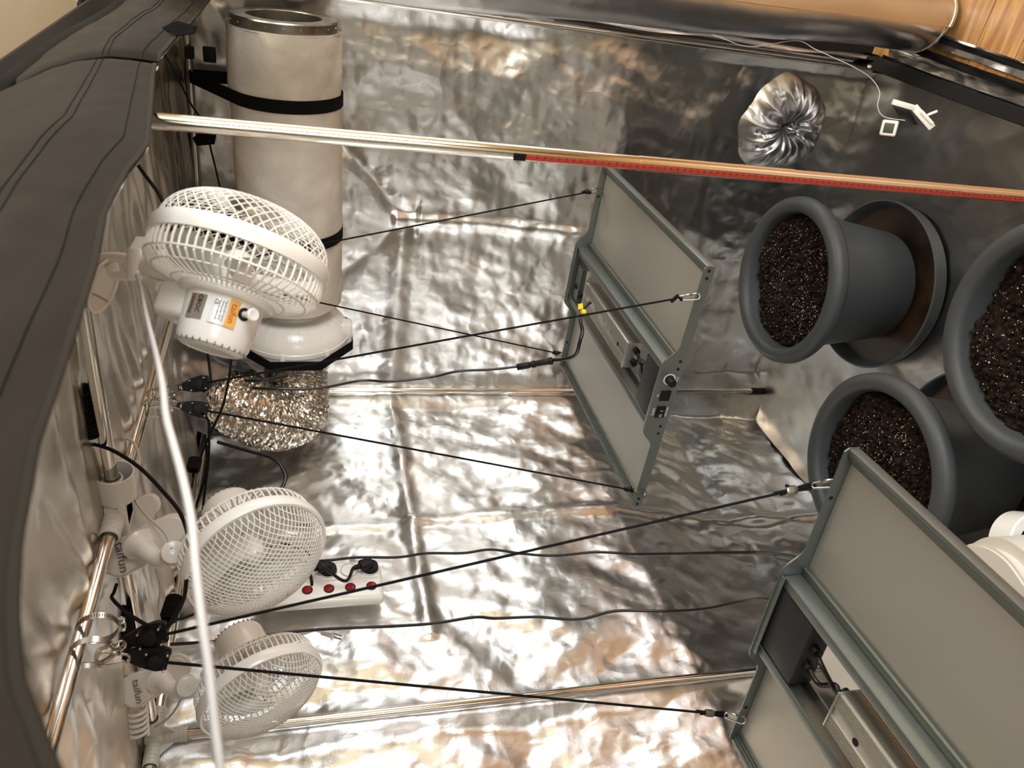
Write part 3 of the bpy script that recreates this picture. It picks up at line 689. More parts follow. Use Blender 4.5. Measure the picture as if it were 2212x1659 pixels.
# ============================================================= LED grow lights
def plate_profile():
    p = [(-.325, 0), (.325, 0), (.325, .018), (.319, .024), (.135, .024)]
    p += [(.135-.045*t, .024+.030*(3*t*t-2*t**3)) for t in (.2, .4, .6, .8, 1)]
    p += [(-.09+.0*t, .054) for t in (0,)] + [(-.09-.045*t, .054-.030*(3*t*t-2*t**3)) for t in (.2, .4, .6, .8, 1)]
    p += [(-.319, .024), (-.325, .018)]
    return p
def make_light(label, M, end):
    """local x across the two panels, y along the rails; end=-1 puts the control box at -y"""
    t = thing('grow_light', label, 'lamp', M=M, group=None); L = dict(local=True); e = end
    for s in (-1, 1):
        P_ = mk('end_plate', prism(plate_profile(), .0025, (0, s*.330+.00125, 0), (1, 0, 0), (0, 0, 1), (0, -1, 0)), 'lamp_grey', t, **L)
        hl = [cyl((x, s*.3315-.0006*1, z), (x, s*.3315+.0006, z), .0036, 16) for x, z in ((-.315, .012), (-.298, .012), (.315, .012), (.298, .012), (-.098, .014), (-.078, .014), (.078, .014), (.098, .014))]
        hl += [cyl((x, s*.3285-.0004, z), (x, s*.3285+.0006, z), .0036, 16) for x, z in ((.235, .016), (-.235, .016))]
        mk('screw_hole', join(*hl), 'hole', P_, local=True)
        mk('end_lip', box((0, s*.324, .0505), (.17, .012, .002), .0008), 'lamp_grey', t, **L)
    for s in (-1, 1):
        g = [box((s*.3215, 0, .0095), (.007, .655, .019), .001)]
        g += [box((s*(.3145-.0055*k), 0, .0145-.0030*k), (.0042, .655, .004), .0008) for k in range(3)]
        mk('side_rail', join(*g), 'lamp_grey', t, **L)
        mk('inner_rail', join(box((s*.081, 0, .022), (.003, .655, .044), .0008), box((s*.074, 0, .0445), (.017, .655, .003), .0008), box((s*.090, 0, .012), (.014, .655, .003), .0008), box((s*.0975, 0, .014), (.003, .655, .006), .0008), box((s*.074, 0, .0015), (.017, .655, .003), .0006)), 'lamp_grey', t, **L)
        mk('panel', box((s*.200, 0, .0055), (.215, .652, .003)), 'lamp_sheet', t, **L)
        mk('light_board', box((s*.200, 0, .0015), (.205, .64, .002)), 'led_white', t, **L)
    # driver: finned aluminium box
    cy = -e*.025; Ld = .33
    fins = [box((0, cy, .030), (.066, Ld, .042), .002)]
    for k in range(9): fins.append(box((.0335, cy, .014+k*.0040), (.004, Ld, .0020), 0)); fins.append(box((-.0335, cy, .014+k*.0040), (.004, Ld, .0020), 0))
    for k in range(6): fins.append(box((.031-.0042*k, cy, .0515), (.0020, Ld, .0022), 0)); fins.append(box((-.031+.0042*k, cy, .0515), (.0020, Ld, .0022), 0))
    dr = mk('driver', join(*fins), 'driver_alu', t, **L)
    for s in (-1, 1):
        mk('end_cap', box((0, cy+s*(Ld/2+.0015), .031), (.070, .003, .046), .001), 'driver_alu', dr, local=True)
        mk('cap_screw', join(*[cyl((a, cy+s*(Ld/2+.003), b_), (a, cy+s*(Ld/2+.0042), b_), .0022, 10) for a in (-.031, .031) for b_ in (.012, .050)]), 'steel', dr, local=True)
    mk('dimmer_hole', cyl((0, cy+e*.112, .0512), (0, cy+e*.112, .0516), .0058, 24), 'hole', dr, local=True)
    for k, (s_, sz, xx, yy) in enumerate((('AC input 220-240 V', .0048, .006, -.06), ('Output 54 V 500 W', .0048, -.001, -.06), ('SELV', .0095, .003, .06), ('DALI 0-10 V', .0062, -.005, .02), ('IP67', .0085, .003, .0), ('Ta 50 C  tc 85 C', .0048, -.008, -.06), ('05', .0085, .003, .03))):
        v, f = text(s_, sz); mk('print', xf((v, f), (xx, cy+yy*e, .0512), (0, e, 0), (-e, 0, 0), (0, 0, 1)), 'print_grey', dr, local=True, smooth=None, recalc=False)
    cb = mk('control_box', box((0, e*.280, .0235), (.125, .088, .044), .003), 'lamp_black', t, **L)
    for x in (-.018, .018):
        mk('cable_gland', cyl((x, e*.238, .028), (x, e*.224, .028), .0085, 20), 'black_plastic', t, **L); mk('cable_gland', cyl((x*.9, e*.140, .028), (x*.9, e*.156, .028), .0080, 20), 'black_plastic', t, **L)
        mk('lead', tube(spline([(x, e*.226, .028), (x*1.2, e*.200, .026+.012*(x > 0)), (-x*.2, e*.175, .022), (x*.9, e*.150, .028)], 8), .0040, 10), 'black_cable', t, **L)
    # dimmer knob, socket and rocker switch on the outer side of the plate
    y1 = e*.3325
    mk('knob_scale', lathe([(.0115, 0), (.0145, 0), (.0145, .0004), (.0115, .0004)], 32, (0, e, 0), (.052, y1, .028)), 'print_white', t, **L)
    mk('dimmer_knob', lathe([(.0098, 0), (.0102, .003), (.0095, .018), (.0085, .020), (0, .020)], 28, (0, e, 0), (.052, y1, .028)), 'black_plastic', t, **L)
    mk('socket', join(box((.008, y1, .026), (.026, .004, .024), .001), box((.008, y1+e*.002, .026), (.018, .002, .014), .0005)), 'black_plastic', t, **L)
    sw = mk('rocker_switch', join(box((-.036, y1, .026), (.030, .004, .022), .001), xf(box((0, 0, 0), (.022, .005, .016), .001), (-.036, y1+e*.002, .026), (.99, e*.12, 0), (-.12*e, .99, 0), (0, 0, 1))), 'black_plastic', t, **L)
    for s_, x, z, sz, col in (('O', -.043, .026, .010, 'print_white'), ('I', -.030, .026, .010, 'print_white')):
        v, f = text(s_, sz); mk('print', xf((v, f), (x, y1+e*.0054, z), (-e*1.0, 0, 0), (0, 0, 1), (0, e, 0)), col, sw, local=True, smooth=None, recalc=False)
    for s_, x, z, sz in (('MASTER', -.036, .010, .0072), ('SLAVE', -.036, .043, .0072), ('MAX', .052, .008, .006), ('RJ', .008, .044, .006)):
        v, f = text(s_, sz); mk('print', xf((v, f), (x, y1-e*.0006, z), (-e*1.0, 0, 0), (0, 0, 1), (0, e, 0)), 'print_white', t, local=True, smooth=None, recalc=False)
    # bracket and cable clamp at the other end
    mk('cable_bracket', join(box((-.012, -e*.285, .040), (.10, .034, .003), .001), box((-.012, -e*.302, .030), (.10, .003, .022), .001), box((.036, -e*.285, .030), (.003, .034, .022), .001)), 'lamp_grey', t, **L)
    mk('grommet', lathe([(.0045, .0415), (.009, .0415), (.0095, .043), (.008, .0445), (.0045, .044)], 20, (0, 0, 1), (-.022, -e*.285, 0)), 'black_plastic', t, **L)
    return t
ML1 = Matrix.Translation((.563, -.530, .90)) @ Matrix.Rotation(math.radians(0.6), 4, 'Z')
make_light('grey LED grow light panel hanging in the middle with its dimmer knob facing out', ML1, -1)
ML2 = Matrix.Translation((.565, -1.772, .925)) @ Matrix.Rotation(math.radians(4.5), 4, 'Z')
l2 = make_light('grey LED grow light panel cut off by the lower right corner', ML2, 1)

# ---- rope hangers: hose clamp on the roof tube, snap hook, ratchet block, rope, knot, snap hook
def snap_hook(p, q, r=.0016, wd=.0065, side=None):
    p = np.array(p, float); q = np.array(q, float); z = nrm(q-p); L_ = np.linalg.norm(q-p); X, Y, Z = basis(z, side if side is not None else (0, 0, 1))
    pts = []
    for a in np.linspace(-PI/2, PI/2, 7): pts.append((wd*math.sin(a), -wd*math.cos(a)*.9+wd))            # wide end at p
    for a in np.linspace(PI/2, 3*PI/2, 7): pts.append((wd*.62*math.sin(a), L_-wd*.62-wd*.62*math.cos(a)))
    path = [p+X*a+Z*b_ for a, b_ in pts]
    return join(tube(spline(path, 3, closed=True), r, 8, closed=True), tube([path[6]+(path[7]-path[6])*.25, path[6]+(path[7]-path[6])*.7], r*1.5, 8))
def ratchet(p, d, n, s=1.0):
    """black ratchet block: p top eye, d direction of pull, n face normal"""
    d = nrm(d); n = nrm(np.array(n)-d*(np.array(n)@d)); t = np.cross(n, d)
    out = [(-.004, -.003), (.004, -.003), (.013, .022), (.0155, .040), (.0125, .052), (-.0125, .052), (-.0155, .040), (-.013, .022)]
    out = [(a*s, b_*s) for a, b_ in out]; th = .014*s
    body = prism(out, th, np.array(p)-n*th/2, t, d, -np.cross(t, d)*-1 if False else np.cross(t, d), bev=.0012)
    return body, t, n
def hanger(label, clamp, p0, face, hook, hookend, knot=None, lite=False, ferrule=False, group=None, p_hook=None, rr=.0021):
    th = thing('rope_hanger', label, 'hanger', tuple(p0), group)
    p0 = np.array(p0, float); hook = np.array(hook, float); he = np.array(hookend, float); d = nrm(hook-p0)
    d = nrm(d*.5+V(0, 0, -1)*.5) if False else d
    body, t, n = ratchet(p0, d, face)
    rb = mk('ratchet_block', body, 'black_plastic', th, smooth=25)
    cc = p0+d*.034
    mk('wheel_boss', join(lathe([(.0085, .0), (.0085, .0073), (.007, .0077), (0, .0077)], 20, n, cc), lathe([(.0085, .0), (.0085, .0073), (.007, .0077), (0, .0077)], 20, -n, cc)), 'black_plastic', rb)
    ri = []
    for a, b_ in ((0, .003), (-.009, .022), (.009, .022), (-.010, .047), (.010, .047)):
        q = p0+t*a+d*b_
        for s_ in (1, -1): ri.append(lathe([(.0014, .0), (.0014, .0074), (.0008, .0077), (0, .0075)], 10, n*s_, q))
    mk('rivet', join(*ri), 'steel', rb)
    # rope from the block to the lower hook
    mk('rope', tube([p0+d*.05, hook], rr, 8), 'rope', th)
    kd = nrm(he-hook)
    if ferrule:
        q = hook-d*.035
        mk('rope_loop', tube(spline([q-d*.03+t*.002, q+t*.002, hook+t*.004, hook+kd*.006, hook-t*.004, q-t*.002, q-d*.02-t*.003], 6), rr*.95, 8), 'rope', th)
        mk('ferrule', box(q, (.013, .009, .020), .003, t, n, d), 'steel', th)
    else:
        kb = []
        g = random.Random(int(abs(hook[0]*1000)))
        for k in range(5): kb.append(lathe([(0, -.0045), (.0032, -.003), (.0048, 0), (.0032, .003), (0, .0045)], 10, (g.uniform(-1, 1), g.uniform(-1, 1), g.uniform(-1, 1)), hook+d*(-.012+.005*k)+t*g.uniform(-.003, .003)+n*g.uniform(-.002, .002)))
        kb.append(tube(spline([hook-d*.006+t*.003, hook+d*.002+t*.007, hook+d*.006+t*.004], 4), .0015, 6))
        mk('knot', join(*kb), 'rope', th)
    mk('snap_hook', snap_hook(he+kd*.004, hook+kd*.001, side=t, r=.0017), 'steel', th, smooth=180)
    if clamp is not None:
        mk('snap_hook', snap_hook(np.array(clamp), p0+d*.005, side=t, r=.0019, wd=.009), 'steel', th, smooth=180)
    return th, p0, d, t, n
fc = (0.5487,-0.8256,-0.1318)
gh = 'rope ratchets hanging the grow lights'
K1a = (0.618,-0.898,1.933); K1b = (0.591,-0.916,1.933)
cl1 = (0.673,-0.999,1.955)
h1 = hanger('black rope hanger ending at the knob side of the middle light, toward the front tube', cl1, K1a, fc, (0.814,-0.853,0.963), (0.824,-0.860,0.920), group=None)
h2 = hanger('black rope hanger ending at the lowest corner of the middle light', cl1, K1b, fc, (0.343,-0.913,0.974), (0.285,-0.864,0.901))
K1c = (0.631,-0.430,1.965); K1d = (0.621,-0.437,1.963); cl2 = (.6, -.405, 1.955)
h3 = hanger('black rope hanger ending at the topmost tip of the middle light', cl2, K1c, fc, (0.830,-0.276,0.982), (0.815,-0.198,0.907))
h4 = hanger('black rope hanger ending beside the cable connector at the left corner of the middle light', cl2, K1d, fc, (0.348,-0.309,0.984), (0.273,-0.198,0.903))
K2a = (0.598,-1.452,1.936); K2b = (0.593,-1.470,1.929); cl3 = (0.605,-1.477,1.960)
h5 = hanger('black rope hanger ending at the top corner of the cut-off light by a silver ferrule', cl3, K2a, fc, (0.765,-1.388,0.949), (0.794,-1.415,0.924), ferrule=True)
h6 = hanger('black rope hanger ending at the bottom left corner of the cut-off light', cl3, K2b, fc, (0.278,-1.455,0.973), (0.274,-1.469,0.938), ferrule=True)
# loose rope tails wound round the roof tubes
def coil(name, label, p, q, r, turns, wr, group=None):
    t = thing(name, label, 'rope', tuple(p)); mk('winding', helix(p, q, r, turns, wr), 'rope', t)
    return t
# slack runs of rope between ratchets and windings
def worm(label, c, d, screw, r=.0125, slots=False):
    t = thing('hose_clamp', label, 'clamp', tuple(c)); X, Y, Z = basis(d, (0, 0, 1)); c = np.array(c, float)
    w_ = .0045
    mk('band', lathe([(r, -w_), (r+.0008, -w_), (r+.0008, w_), (r, w_)], 40, d, c), 'steel', t)
    mk('screw_housing', join(box(c+X*(-r-.004)+Z*.0, (.008, .015, .011), .0015, X, Y, Z), cyl(c+X*(-r-.004)-Y*.010, c+X*(-r-.004)+Y*.012, .0032, 12)), 'steel', t)
    if slots: mk('slots', join(*[box(c+(X*math.cos(a)+Y*math.sin(a))*(r+.0009), (.0004, .0011, .0052), 0, X*math.cos(a)+Y*math.sin(a), -X*math.sin(a)+Y*math.cos(a), Z) for a in np.linspace(.3, 5.6, 44)]), 'dark', t)
    return t
for (yy, lb_) in ((-.905, 'steel hose clamp ring on the roof tube above the middle light'), (-.935, 'second steel hose clamp ring holding the hooks above the middle light'), (-1.425, 'large slotted steel hose clamp on the near roof tube, upper ring'), (-1.462, 'large steel hose clamp on the near roof tube, lower ring with screw'), (-.405, 'steel hose clamp on the roof tube hidden behind the nearest fan')):
    worm(lb_, (.6, yy, 1.968), (0, 1, .12), None, r=.0240 if yy < -1 else .021, slots=(yy == -1.425))

# ============================================================= pots with soil and saucers
def make_pot(c, label, saucer_label, rz, rs, npl=1300):
    x, y = c; g = random.Random(rs)
    z0 = .030
    sau = thing('saucer', saucer_label, 'saucer', (x, y, .006))
    mk('dish', lathe([(0, .004), (.20, .004), (.232, .010), (.242, .045), (.247, .052), (.252, .050), (.250, .040), (.240, .004), (.21, 0), (0, 0)], 96, o=(x, y, .006)), 'pot', sau)
    mk('silt', lathe([(0, .0), (.12, .0015), (.20, .0005), (.2395, .004)], 64, o=(x, y, .0165)), 'silt', sau, smooth=180)
    t = thing('plant_pot', label, 'pot', (x, y, z0))
    body = [(0, 0), (.150, 0), (.156, .004), (.160, .012), (.176, .12), (.192, .24), (.199, .272), (.2005, .280), (.206, .282), (.222, .284), (.236, .292), (.242, .306), (.240, .322), (.230, .333), (.218, .337), (.206, .334), (.198, .326), (.196, .312), (.190, .27), (.172, .14), (.16, .03), (0, .03)]
    mk('body', lathe(body, 128, o=(x, y, z0)), 'pot', t, smooth=50)
    def soil(u, v):
        a = 2*PI*u; r = v*.196; X = r*np.cos(a); Y = r*np.sin(a)
        h = .292+.010*smoothn(X, Y, .22, rs)+.006*fold(X, Y, .05, rs+1)+.0045*fold(X, Y, .022, rs+2)+.0035*smoothn(X, Y, .011, rs+3)-.012*(v**6)
        return x+X, y+Y, z0+h
    so_ = mk('soil', grid(170, 90, soil), 'soil', t, smooth=180)
    hz = lambda X, Y: float(soil(np.array(math.atan2(Y, X)/(2*PI) % 1), np.array(math.hypot(X, Y)/.196))[2])
    cr = [];
    # clods
    for k in range(420):
        a = g.uniform(0, 2*PI); r = .190*math.sqrt(g.random()); X, Y = r*math.cos(a), r*math.sin(a); s = g.uniform(.0025, .009)
        b_ = bmesh.new(); bmesh.ops.create_icosphere(b_, subdivisions=1, radius=s)
        for v in b_.verts: v.co *= g.uniform(.7, 1.25)
        b_.verts.index_update(); cr.append((np.array([tuple(v.co) for v in b_.verts])+V(x+X, y+Y, hz(X, Y)+s*.15), [tuple(v.index for v in f.verts) for f in b_.faces])); b_.free()
    mk('clods', join(*cr), 'soil', so_, smooth=180, kind='stuff', recalc=False)
    cr = []; oc = [(0, 1, 2), (0, 2, 3), (0, 3, 4), (0, 4, 1), (5, 2, 1), (5, 3, 2), (5, 4, 3), (5, 1, 4)]
    hot = [(g.uniform(-.12, .12), g.uniform(-.12, .12)) for _ in range(5)]
    for k in range(npl):
        if k % 2: h_ = g.choice(hot); X, Y = h_[0]+g.gauss(0, .04), h_[1]+g.gauss(0, .04)
        else: a = g.uniform(0, 2*PI); r = .188*math.sqrt(g.random()); X, Y = r*math.cos(a), r*math.sin(a)
        if math.hypot(X, Y) > .19: continue
        s = g.uniform(.0006, .0016)*(1.4 if g.random() < .06 else 1)
        ov = np.array([(0, 0, 1), (1, 0, 0), (0, 1, 0), (-1, 0, 0), (0, -1, 0), (0, 0, -1)])*s*np.array([g.uniform(.7, 1.4), g.uniform(.7, 1.4), g.uniform(.6, 1.1)])
        cr.append((ov+V(x+X, y+Y, hz(X, Y)+s*.7+.0006), oc))
    mk('perlite', join(*cr), 'perlite', so_, smooth=None, kind='stuff', recalc=False)
    return t
make_pot((.640, -.365), 'round anthracite plant pot of soil standing in its saucer by the back wall', 'anthracite saucer with brown silt under the pot by the back wall', 0, 101)
make_pot((.405, -.940), 'round anthracite plant pot of soil, partly covered by the cut-off grow light', 'anthracite saucer with brown silt under the pot beside the white appliance', 1, 202, 620)
make_pot((.905, -1.165), 'round anthracite plant pot of soil cut off by the right edge of the photo', 'anthracite saucer under the pot at the right edge of the photo', 2, 303)

# ============================================================= white appliance with round lobes on the floor
ap = thing('dehumidifier', 'white rounded appliance on the tent floor below the cut-off grow light', 'appliance', (.32, -1.42, .01))
hull = [(-.03, -1.20), (.01, -1.145), (.14, -1.19), (.36, -1.285), (.50, -1.325), (.56, -1.355), (.585, -1.41), (.575, -1.48), (.53, -1.62), (.48, -1.66), (.20, -1.58), (.0, -1.52), (-.03, -1.46), (-.035, -1.35)]
ap_o = spline([(a+.03, b_, 0) for a, b_ in hull], 6, closed=True)[:, :2]
mk('body', prism([tuple(p) for p in ap_o], .47, (0, 0, .012), bev=.022), 'appliance', ap)
mk('lid', prism([tuple(p*.96+np.array((.012, -.057))) for p in ap_o], .012, (0, 0, .484), bev=.005), 'appliance', ap)
tb = thing('tube_roll', 'white ring-shaped roll with an open end beside the white appliance', 'roll', (0.546,-1.347,0.313))
tq = np.array((0.545,-1.348,0.311)); na = nrm((.62, -.78, .05))
mk('ring', lathe([(.046, 0), (.064, 0), (.067, -.003), (.067, -.052), (.063, -.056), (.046, -.056), (.046, 0)], 72, na, tq), 'white_gloss', tb, smooth=40)
# ============================================================= power strip on the left wall
ps = thing('power_strip', 'white power strip with round red switches and black plugs fixed to the left wall', 'power strip', (.03, -.87, 1.65))
py0, py1 = -.815, -.925; zc0, zc1 = 1.80, 1.525
base = mk('body', join(box((.030, (py0+py1)/2, (zc0+zc1)/2), (.030, abs(py1-py0), abs(zc0-zc1)), .012, seg=4), box((.046, -.838, (zc0+zc1)/2), (.008, .052, .255), .003)), 'white_plastic', ps)
for k in range(5):
    z_ = 1.553+k*.049
    mk('socket', lathe([(.0215, .002), (.0205, .004), (.019, .002), (.0175, -.010), (0, -.010)], 32, (1, 0, 0), (.050, -.838, z_)), 'white_soft', ps)
    mk('socket_well', join(lathe([(.0172, 0), (0, 0)], 28, (1, 0, 0), (.0513, -.838, z_)), ), 'white_clear', ps) if False else None
    sw = mk('switch', lathe([(.0122, 0), (.0122, .003), (.0108, .0035), (.0105, .001)], 28, (1, 0, 0), (.0445, -.888, z_)), 'black_plastic', ps)
    mk('rocker', join(xf(lathe([(.0104, 0), (.0100, .003), (0, .0035)], 28, (1, 0, 0)), (.0448, -.888, z_), (1, 0, .12), (0, 1, 0), (-.12, 0, 1))), 'red_switch', sw)
def plug(label, z_, dirv):
    t = thing('mains_plug', label, 'plug', (.05, -.838, z_)); d = nrm(dirv)
    Y = np.cross(d, (1, 0, 0))
    pl = mk('body', join(cyl((.042, -.838, z_), (.066, -.838, z_), .0185, 32, bev=.003), box(V(.072, -.838, z_)+d*.012, (.020, .026, .034), .006, (1, 0, 0), Y, d)), 'black_plastic', t)
    mk('strain_relief', join(*[cyl(V(.072, -.838, z_)+d*(.026+.004*k), V(.072, -.838, z_)+d*(.0292+.004*k), .0072-.0005*k, 16) for k in range(5)]), 'black_plastic', t)
    return V(.072, -.838, z_)+d*.046
e1 = plug('black angled mains plug in the lowest socket of the white strip', 1.553, (0, -.35, .93))
e2 = plug('black angled mains plug in the third socket of the white strip', 1.651, (0, -.25, .96))

# ============================================================= black cables
A = cable
A('power_cable', 'black cable from the lowest plug of the strip up behind the middle fan', [tuple(e1), (0.080,-0.899,1.616), (0.130,-0.900,1.664), (0.153,-0.852,1.725), (0.118,-0.811,1.808)], .0038)
A('power_cable', 'black cable from the third socket plug going behind the fan grille', [tuple(e2), (0.041,-0.875,1.691), (0.036,-0.868,1.725), (0.023,-0.823,1.809)], .0036)
cg = 'thin black light cables along the left wall'
A('light_cable', 'thin black cable crossing the left wall just above the power strip', [(0.030,-0.780,1.725), (0.045,-0.798,1.660), (0.050,-0.798,1.583), (0.050,-0.805,1.482), (0.050,-0.797,1.411), (0.060,-0.813,1.321), (0.070,-0.816,1.250), (0.080,-0.846,1.174), (0.090,-0.868,1.095), (0.120,-0.893,0.998), (0.160,-0.944,0.927), (0.220,-1.006,0.870), (0.300,-1.086,0.801), (0.400,-1.187,0.776), (0.549,-1.338,0.859), (0.558,-1.359,0.852)], .0034)
A('light_cable', 'thin black cable crossing the left wall below the power strip', [(0.127,-1.077,1.962), (0.077,-1.038,1.882), (0.060,-1.019,1.791), (0.060,-1.015,1.675), (0.060,-1.022,1.515), (0.060,-1.023,1.421), (0.070,-1.023,1.331), (0.080,-1.039,1.286), (0.100,-1.061,1.196), (0.120,-1.093,1.109), (0.150,-1.102,1.029), (0.200,-1.154,0.939), (0.270,-1.212,0.897), (0.360,-1.273,0.872), (0.420,-1.319,0.872), (0.463,-1.365,0.875)], .0034)
lc = A('light_cable', 'black supply cable with an inline connector leading to the middle grow light', [(0.391,-0.561,1.827), (0.404,-0.584,1.769), (0.403,-0.579,1.673), (0.405,-0.548,1.572), (0.414,-0.565,1.506), (0.427,-0.565,1.404), (0.434,-0.547,1.331), (0.450,-0.563,1.252), (0.467,-0.574,1.184)], .0032)
A('light_cable', 'thick black lead curling over the middle light up to its yellow tag', [(0.503,-0.600,1.111), (0.525,-0.630,1.088), (0.558,-0.662,1.076), (0.598,-0.672,1.077), (0.622,-0.658,1.071), (0.635,-0.625,1.069), (0.639,-0.590,1.053), (0.643,-0.568,1.037), (0.653,-0.566,1.026)], .0046)
ca, cb_ = np.array((0.465,-0.574,1.187)), np.array((0.502,-0.601,1.109)); cd = nrm(cb_-ca); cl_ = np.linalg.norm(cb_-ca)
mk('connector', join(*[cyl(ca+cd*cl_*a, ca+cd*cl_*b_, r_, 18, bev=.001) for a, b_, r_ in ((0, .36, .0085), (.36, .46, .0070), (.42, .52, .0092), (.52, .60, .0075), (.58, .92, .0080), (.92, 1.02, .0098))]), 'black_plastic', lc)
tg = thing('cable_tag', 'yellow warning tag folded round the black lead of the middle light', 'tag', (0.652,-0.605,1.060)); X_, Y_, Z_ = basis(FWD)
mk('flag', join(box((0.655,-0.596,1.063), (.014, .014, .0005), 0, nrm(np.array(X_)+Y_*.3), Y_, Z_), box((0.647,-0.609,1.058), (.0115, .011, .011), .002, X_, Y_, Z_)), 'yellow_tag', tg)
A('power_cable', 'black cable looping from the foil duct to behind the middle fan', [(0.304,-0.656,1.901), (0.310,-0.701,1.828), (0.318,-0.738,1.776), (0.307,-0.765,1.754), (0.292,-0.789,1.750), (0.272,-0.819,1.775), (0.281,-0.849,1.817), (0.287,-0.881,1.856)], .0042)
A('light_cable', 'short black cable between the white inline fan and the silver sleeve', [(0.362,-0.485,1.848), (0.369,-0.495,1.804), (0.359,-0.458,1.750)], .0045)
# slack ropes
rg = 'slack black ropes by the ratchets'
def rope(label, pts, r=.0024): return A('slack_rope', label, pts, r, 'rope', 'rope')
rope('slack black rope from the upper ratchet to behind the nearest fan motor', [(0.613,-0.903,1.890), (0.608,-0.872,1.881), (0.608,-0.807,1.889), (0.630,-0.791,1.893)])
rope('slack black rope crossing in front of the silver sleeve', [(0.568,-0.720,1.856), (0.525,-0.746,1.863), (0.483,-0.770,1.874), (0.427,-0.775,1.897), (0.365,-0.759,1.918), (0.302,-0.744,1.939)])
rope('slack black rope dropping from the lower ratchet beside the silver sleeve', [(0.573,-0.916,1.893), (0.545,-0.900,1.886), (0.483,-0.865,1.891), (0.396,-0.845,1.899), (0.342,-0.853,1.907), (0.286,-0.863,1.915)])
rope('slack black rope hanging beside the left roof tube near the silver sleeve', [(0.417,-0.777,1.911), (0.363,-0.788,1.909), (0.307,-0.798,1.918), (0.267,-0.820,1.931), (0.245,-0.832,1.939)], .003)
rope('black rope bowing from the upper rope winding down across the middle fan', [(0.732,-1.178,2.022), (0.721,-1.188,2.016), (0.730,-1.221,1.974), (0.729,-1.260,1.932), (0.721,-1.301,1.898), (0.699,-1.324,1.874), (0.662,-1.340,1.864), (0.643,-1.365,1.865), (0.623,-1.403,1.866), (0.612,-1.431,1.878), (0.607,-1.442,1.889)], .0027)
rope('black rope from the nearest ratchet up to the winding on the cross tube', [(0.618,-1.442,1.905), (0.590,-1.403,1.930), (0.545,-1.350,1.956), (0.506,-1.291,1.986), (0.497,-1.271,1.988), (0.491,-1.250,1.989)], .0026)
rope('black rope behind the middle fan from the nearest ratchet to its lower edge', [(0.534,-1.411,1.905), (0.438,-1.287,1.910), (0.362,-1.214,1.904), (0.310,-1.156,1.884)], .0024)
rope('black rope dropping behind the nearest fan by the filter', [(1.157,-0.672,1.947), (1.046,-0.365,1.969), (0.967,-0.271,1.958), (0.888,-0.167,1.943), (0.816,-0.183,1.925), (0.746,-0.211,1.909)], .0024)
rope('black rope between the black roof flap and the nearest fan grille', [(1.085,-1.035,1.938), (1.073,-1.061,1.921), (1.065,-1.097,1.902), (1.059,-1.130,1.889)], .0026)
coil('rope_winding', 'black rope wound round the upper part of the cross tube beside the black flap', (0.809,-1.187,2.010), (0.739,-1.193,2.001), .0165, 11, .0030)
coil('rope_winding', 'black rope wound round the cross tube above the nearest ratchets', (0.392,-1.218,2.001), (0.324,-1.227,1.998), .0150, 11, .0026)
coil('rope_winding', 'black rope wound round the wall tube below the middle fan', (0.139,-0.967,1.967), (0.131,-1.020,1.976), .0150, 10, .0028)
coil('rope_winding', 'short black tape wrap on the wall tube near the silver sleeve', (0.209,-0.599,1.961), (0.199,-0.630,1.965), .0135, 8, .0028)
A('light_cable', 'short black cable ties bridging the wall tube and the middle fan bracket', [(0.254,-0.896,1.955), (0.296,-0.938,1.931), (0.335,-0.981,1.911)], .003)
bf = thing('hook_tape', 'black fabric tape tab hanging by the roof tube above the filter', 'strap', (1.0, -.03, 1.93))
mk('tab', join(prism([(0, 0), (.045, .004), (.05, .03), (.01, .036), (-.01, .018)], .004, (0.810,-0.084,1.972), tuple(-up), tuple(right), tuple(bk)), prism([(0, 0), (.03, -.02), (.035, .02), (.0, .03)], .004, (0.835,-0.068,1.972), tuple(-up), tuple(right), tuple(bk))), 'black_web', bf)

# ============================================================= small sensors near the floor by the far corner
th = thing('thermometer', 'small square white thermometer with a dark display, on the floor sheet by the far corner', 'thermometer', (1.10, -.34, .2))
tcn = np.array((1.099,-0.385,0.229)); zt = nrm(CAMP-tcn+V(0, 0, .3)); xt = nrm(np.cross((0, 0, 1), zt)); yt = np.cross(zt, xt)
mk('case', box(tcn, (.040, .040, .011), .005, xt, yt, zt, seg=4), 'white_plastic', th)
mk('display', box(tcn+zt*.0055, (.025, .025, .0008), .0002, xt, yt, zt), 'lcd', th)
br = thing('sensor_bracket', 'white angled plastic bracket with a small handle lying by the far corner', 'bracket', (1.15, -.3, .2))
def barp(p, q, w_, h_, zz): 
    p = np.array(p, float); q = np.array(q, float); d = nrm(q-p); n_ = nrm(np.array(zz)-d*(np.array(zz)@d)); return box((p+q)/2, (np.linalg.norm(q-p), w_, h_), .002, d, np.cross(n_, d), n_)
mk('arm', join(barp((1.161,-0.366,0.235), (1.156,-0.389,0.177), .014, .012, zt), barp((1.159,-0.385,0.181), (1.120,-0.427,0.135), .018, .014, zt), barp((1.154,-0.405,0.171), (1.130,-0.431,0.141), .008, .006, zt)), 'white_plastic', br)
mk('handle', barp((1.147,-0.410,0.151), (1.159,-0.410,0.127), .007, .007, zt), 'white_plastic', br)
mk('opening_shade', prism([(0, 0), (.045, -.012), (.068, -.052), (.030, -.046)], .002, (1.148,-0.345,0.214), tuple(-up), tuple(right), tuple(bk)), 'dark', br)  # dark sheet stands in for the shade inside the frame's opening
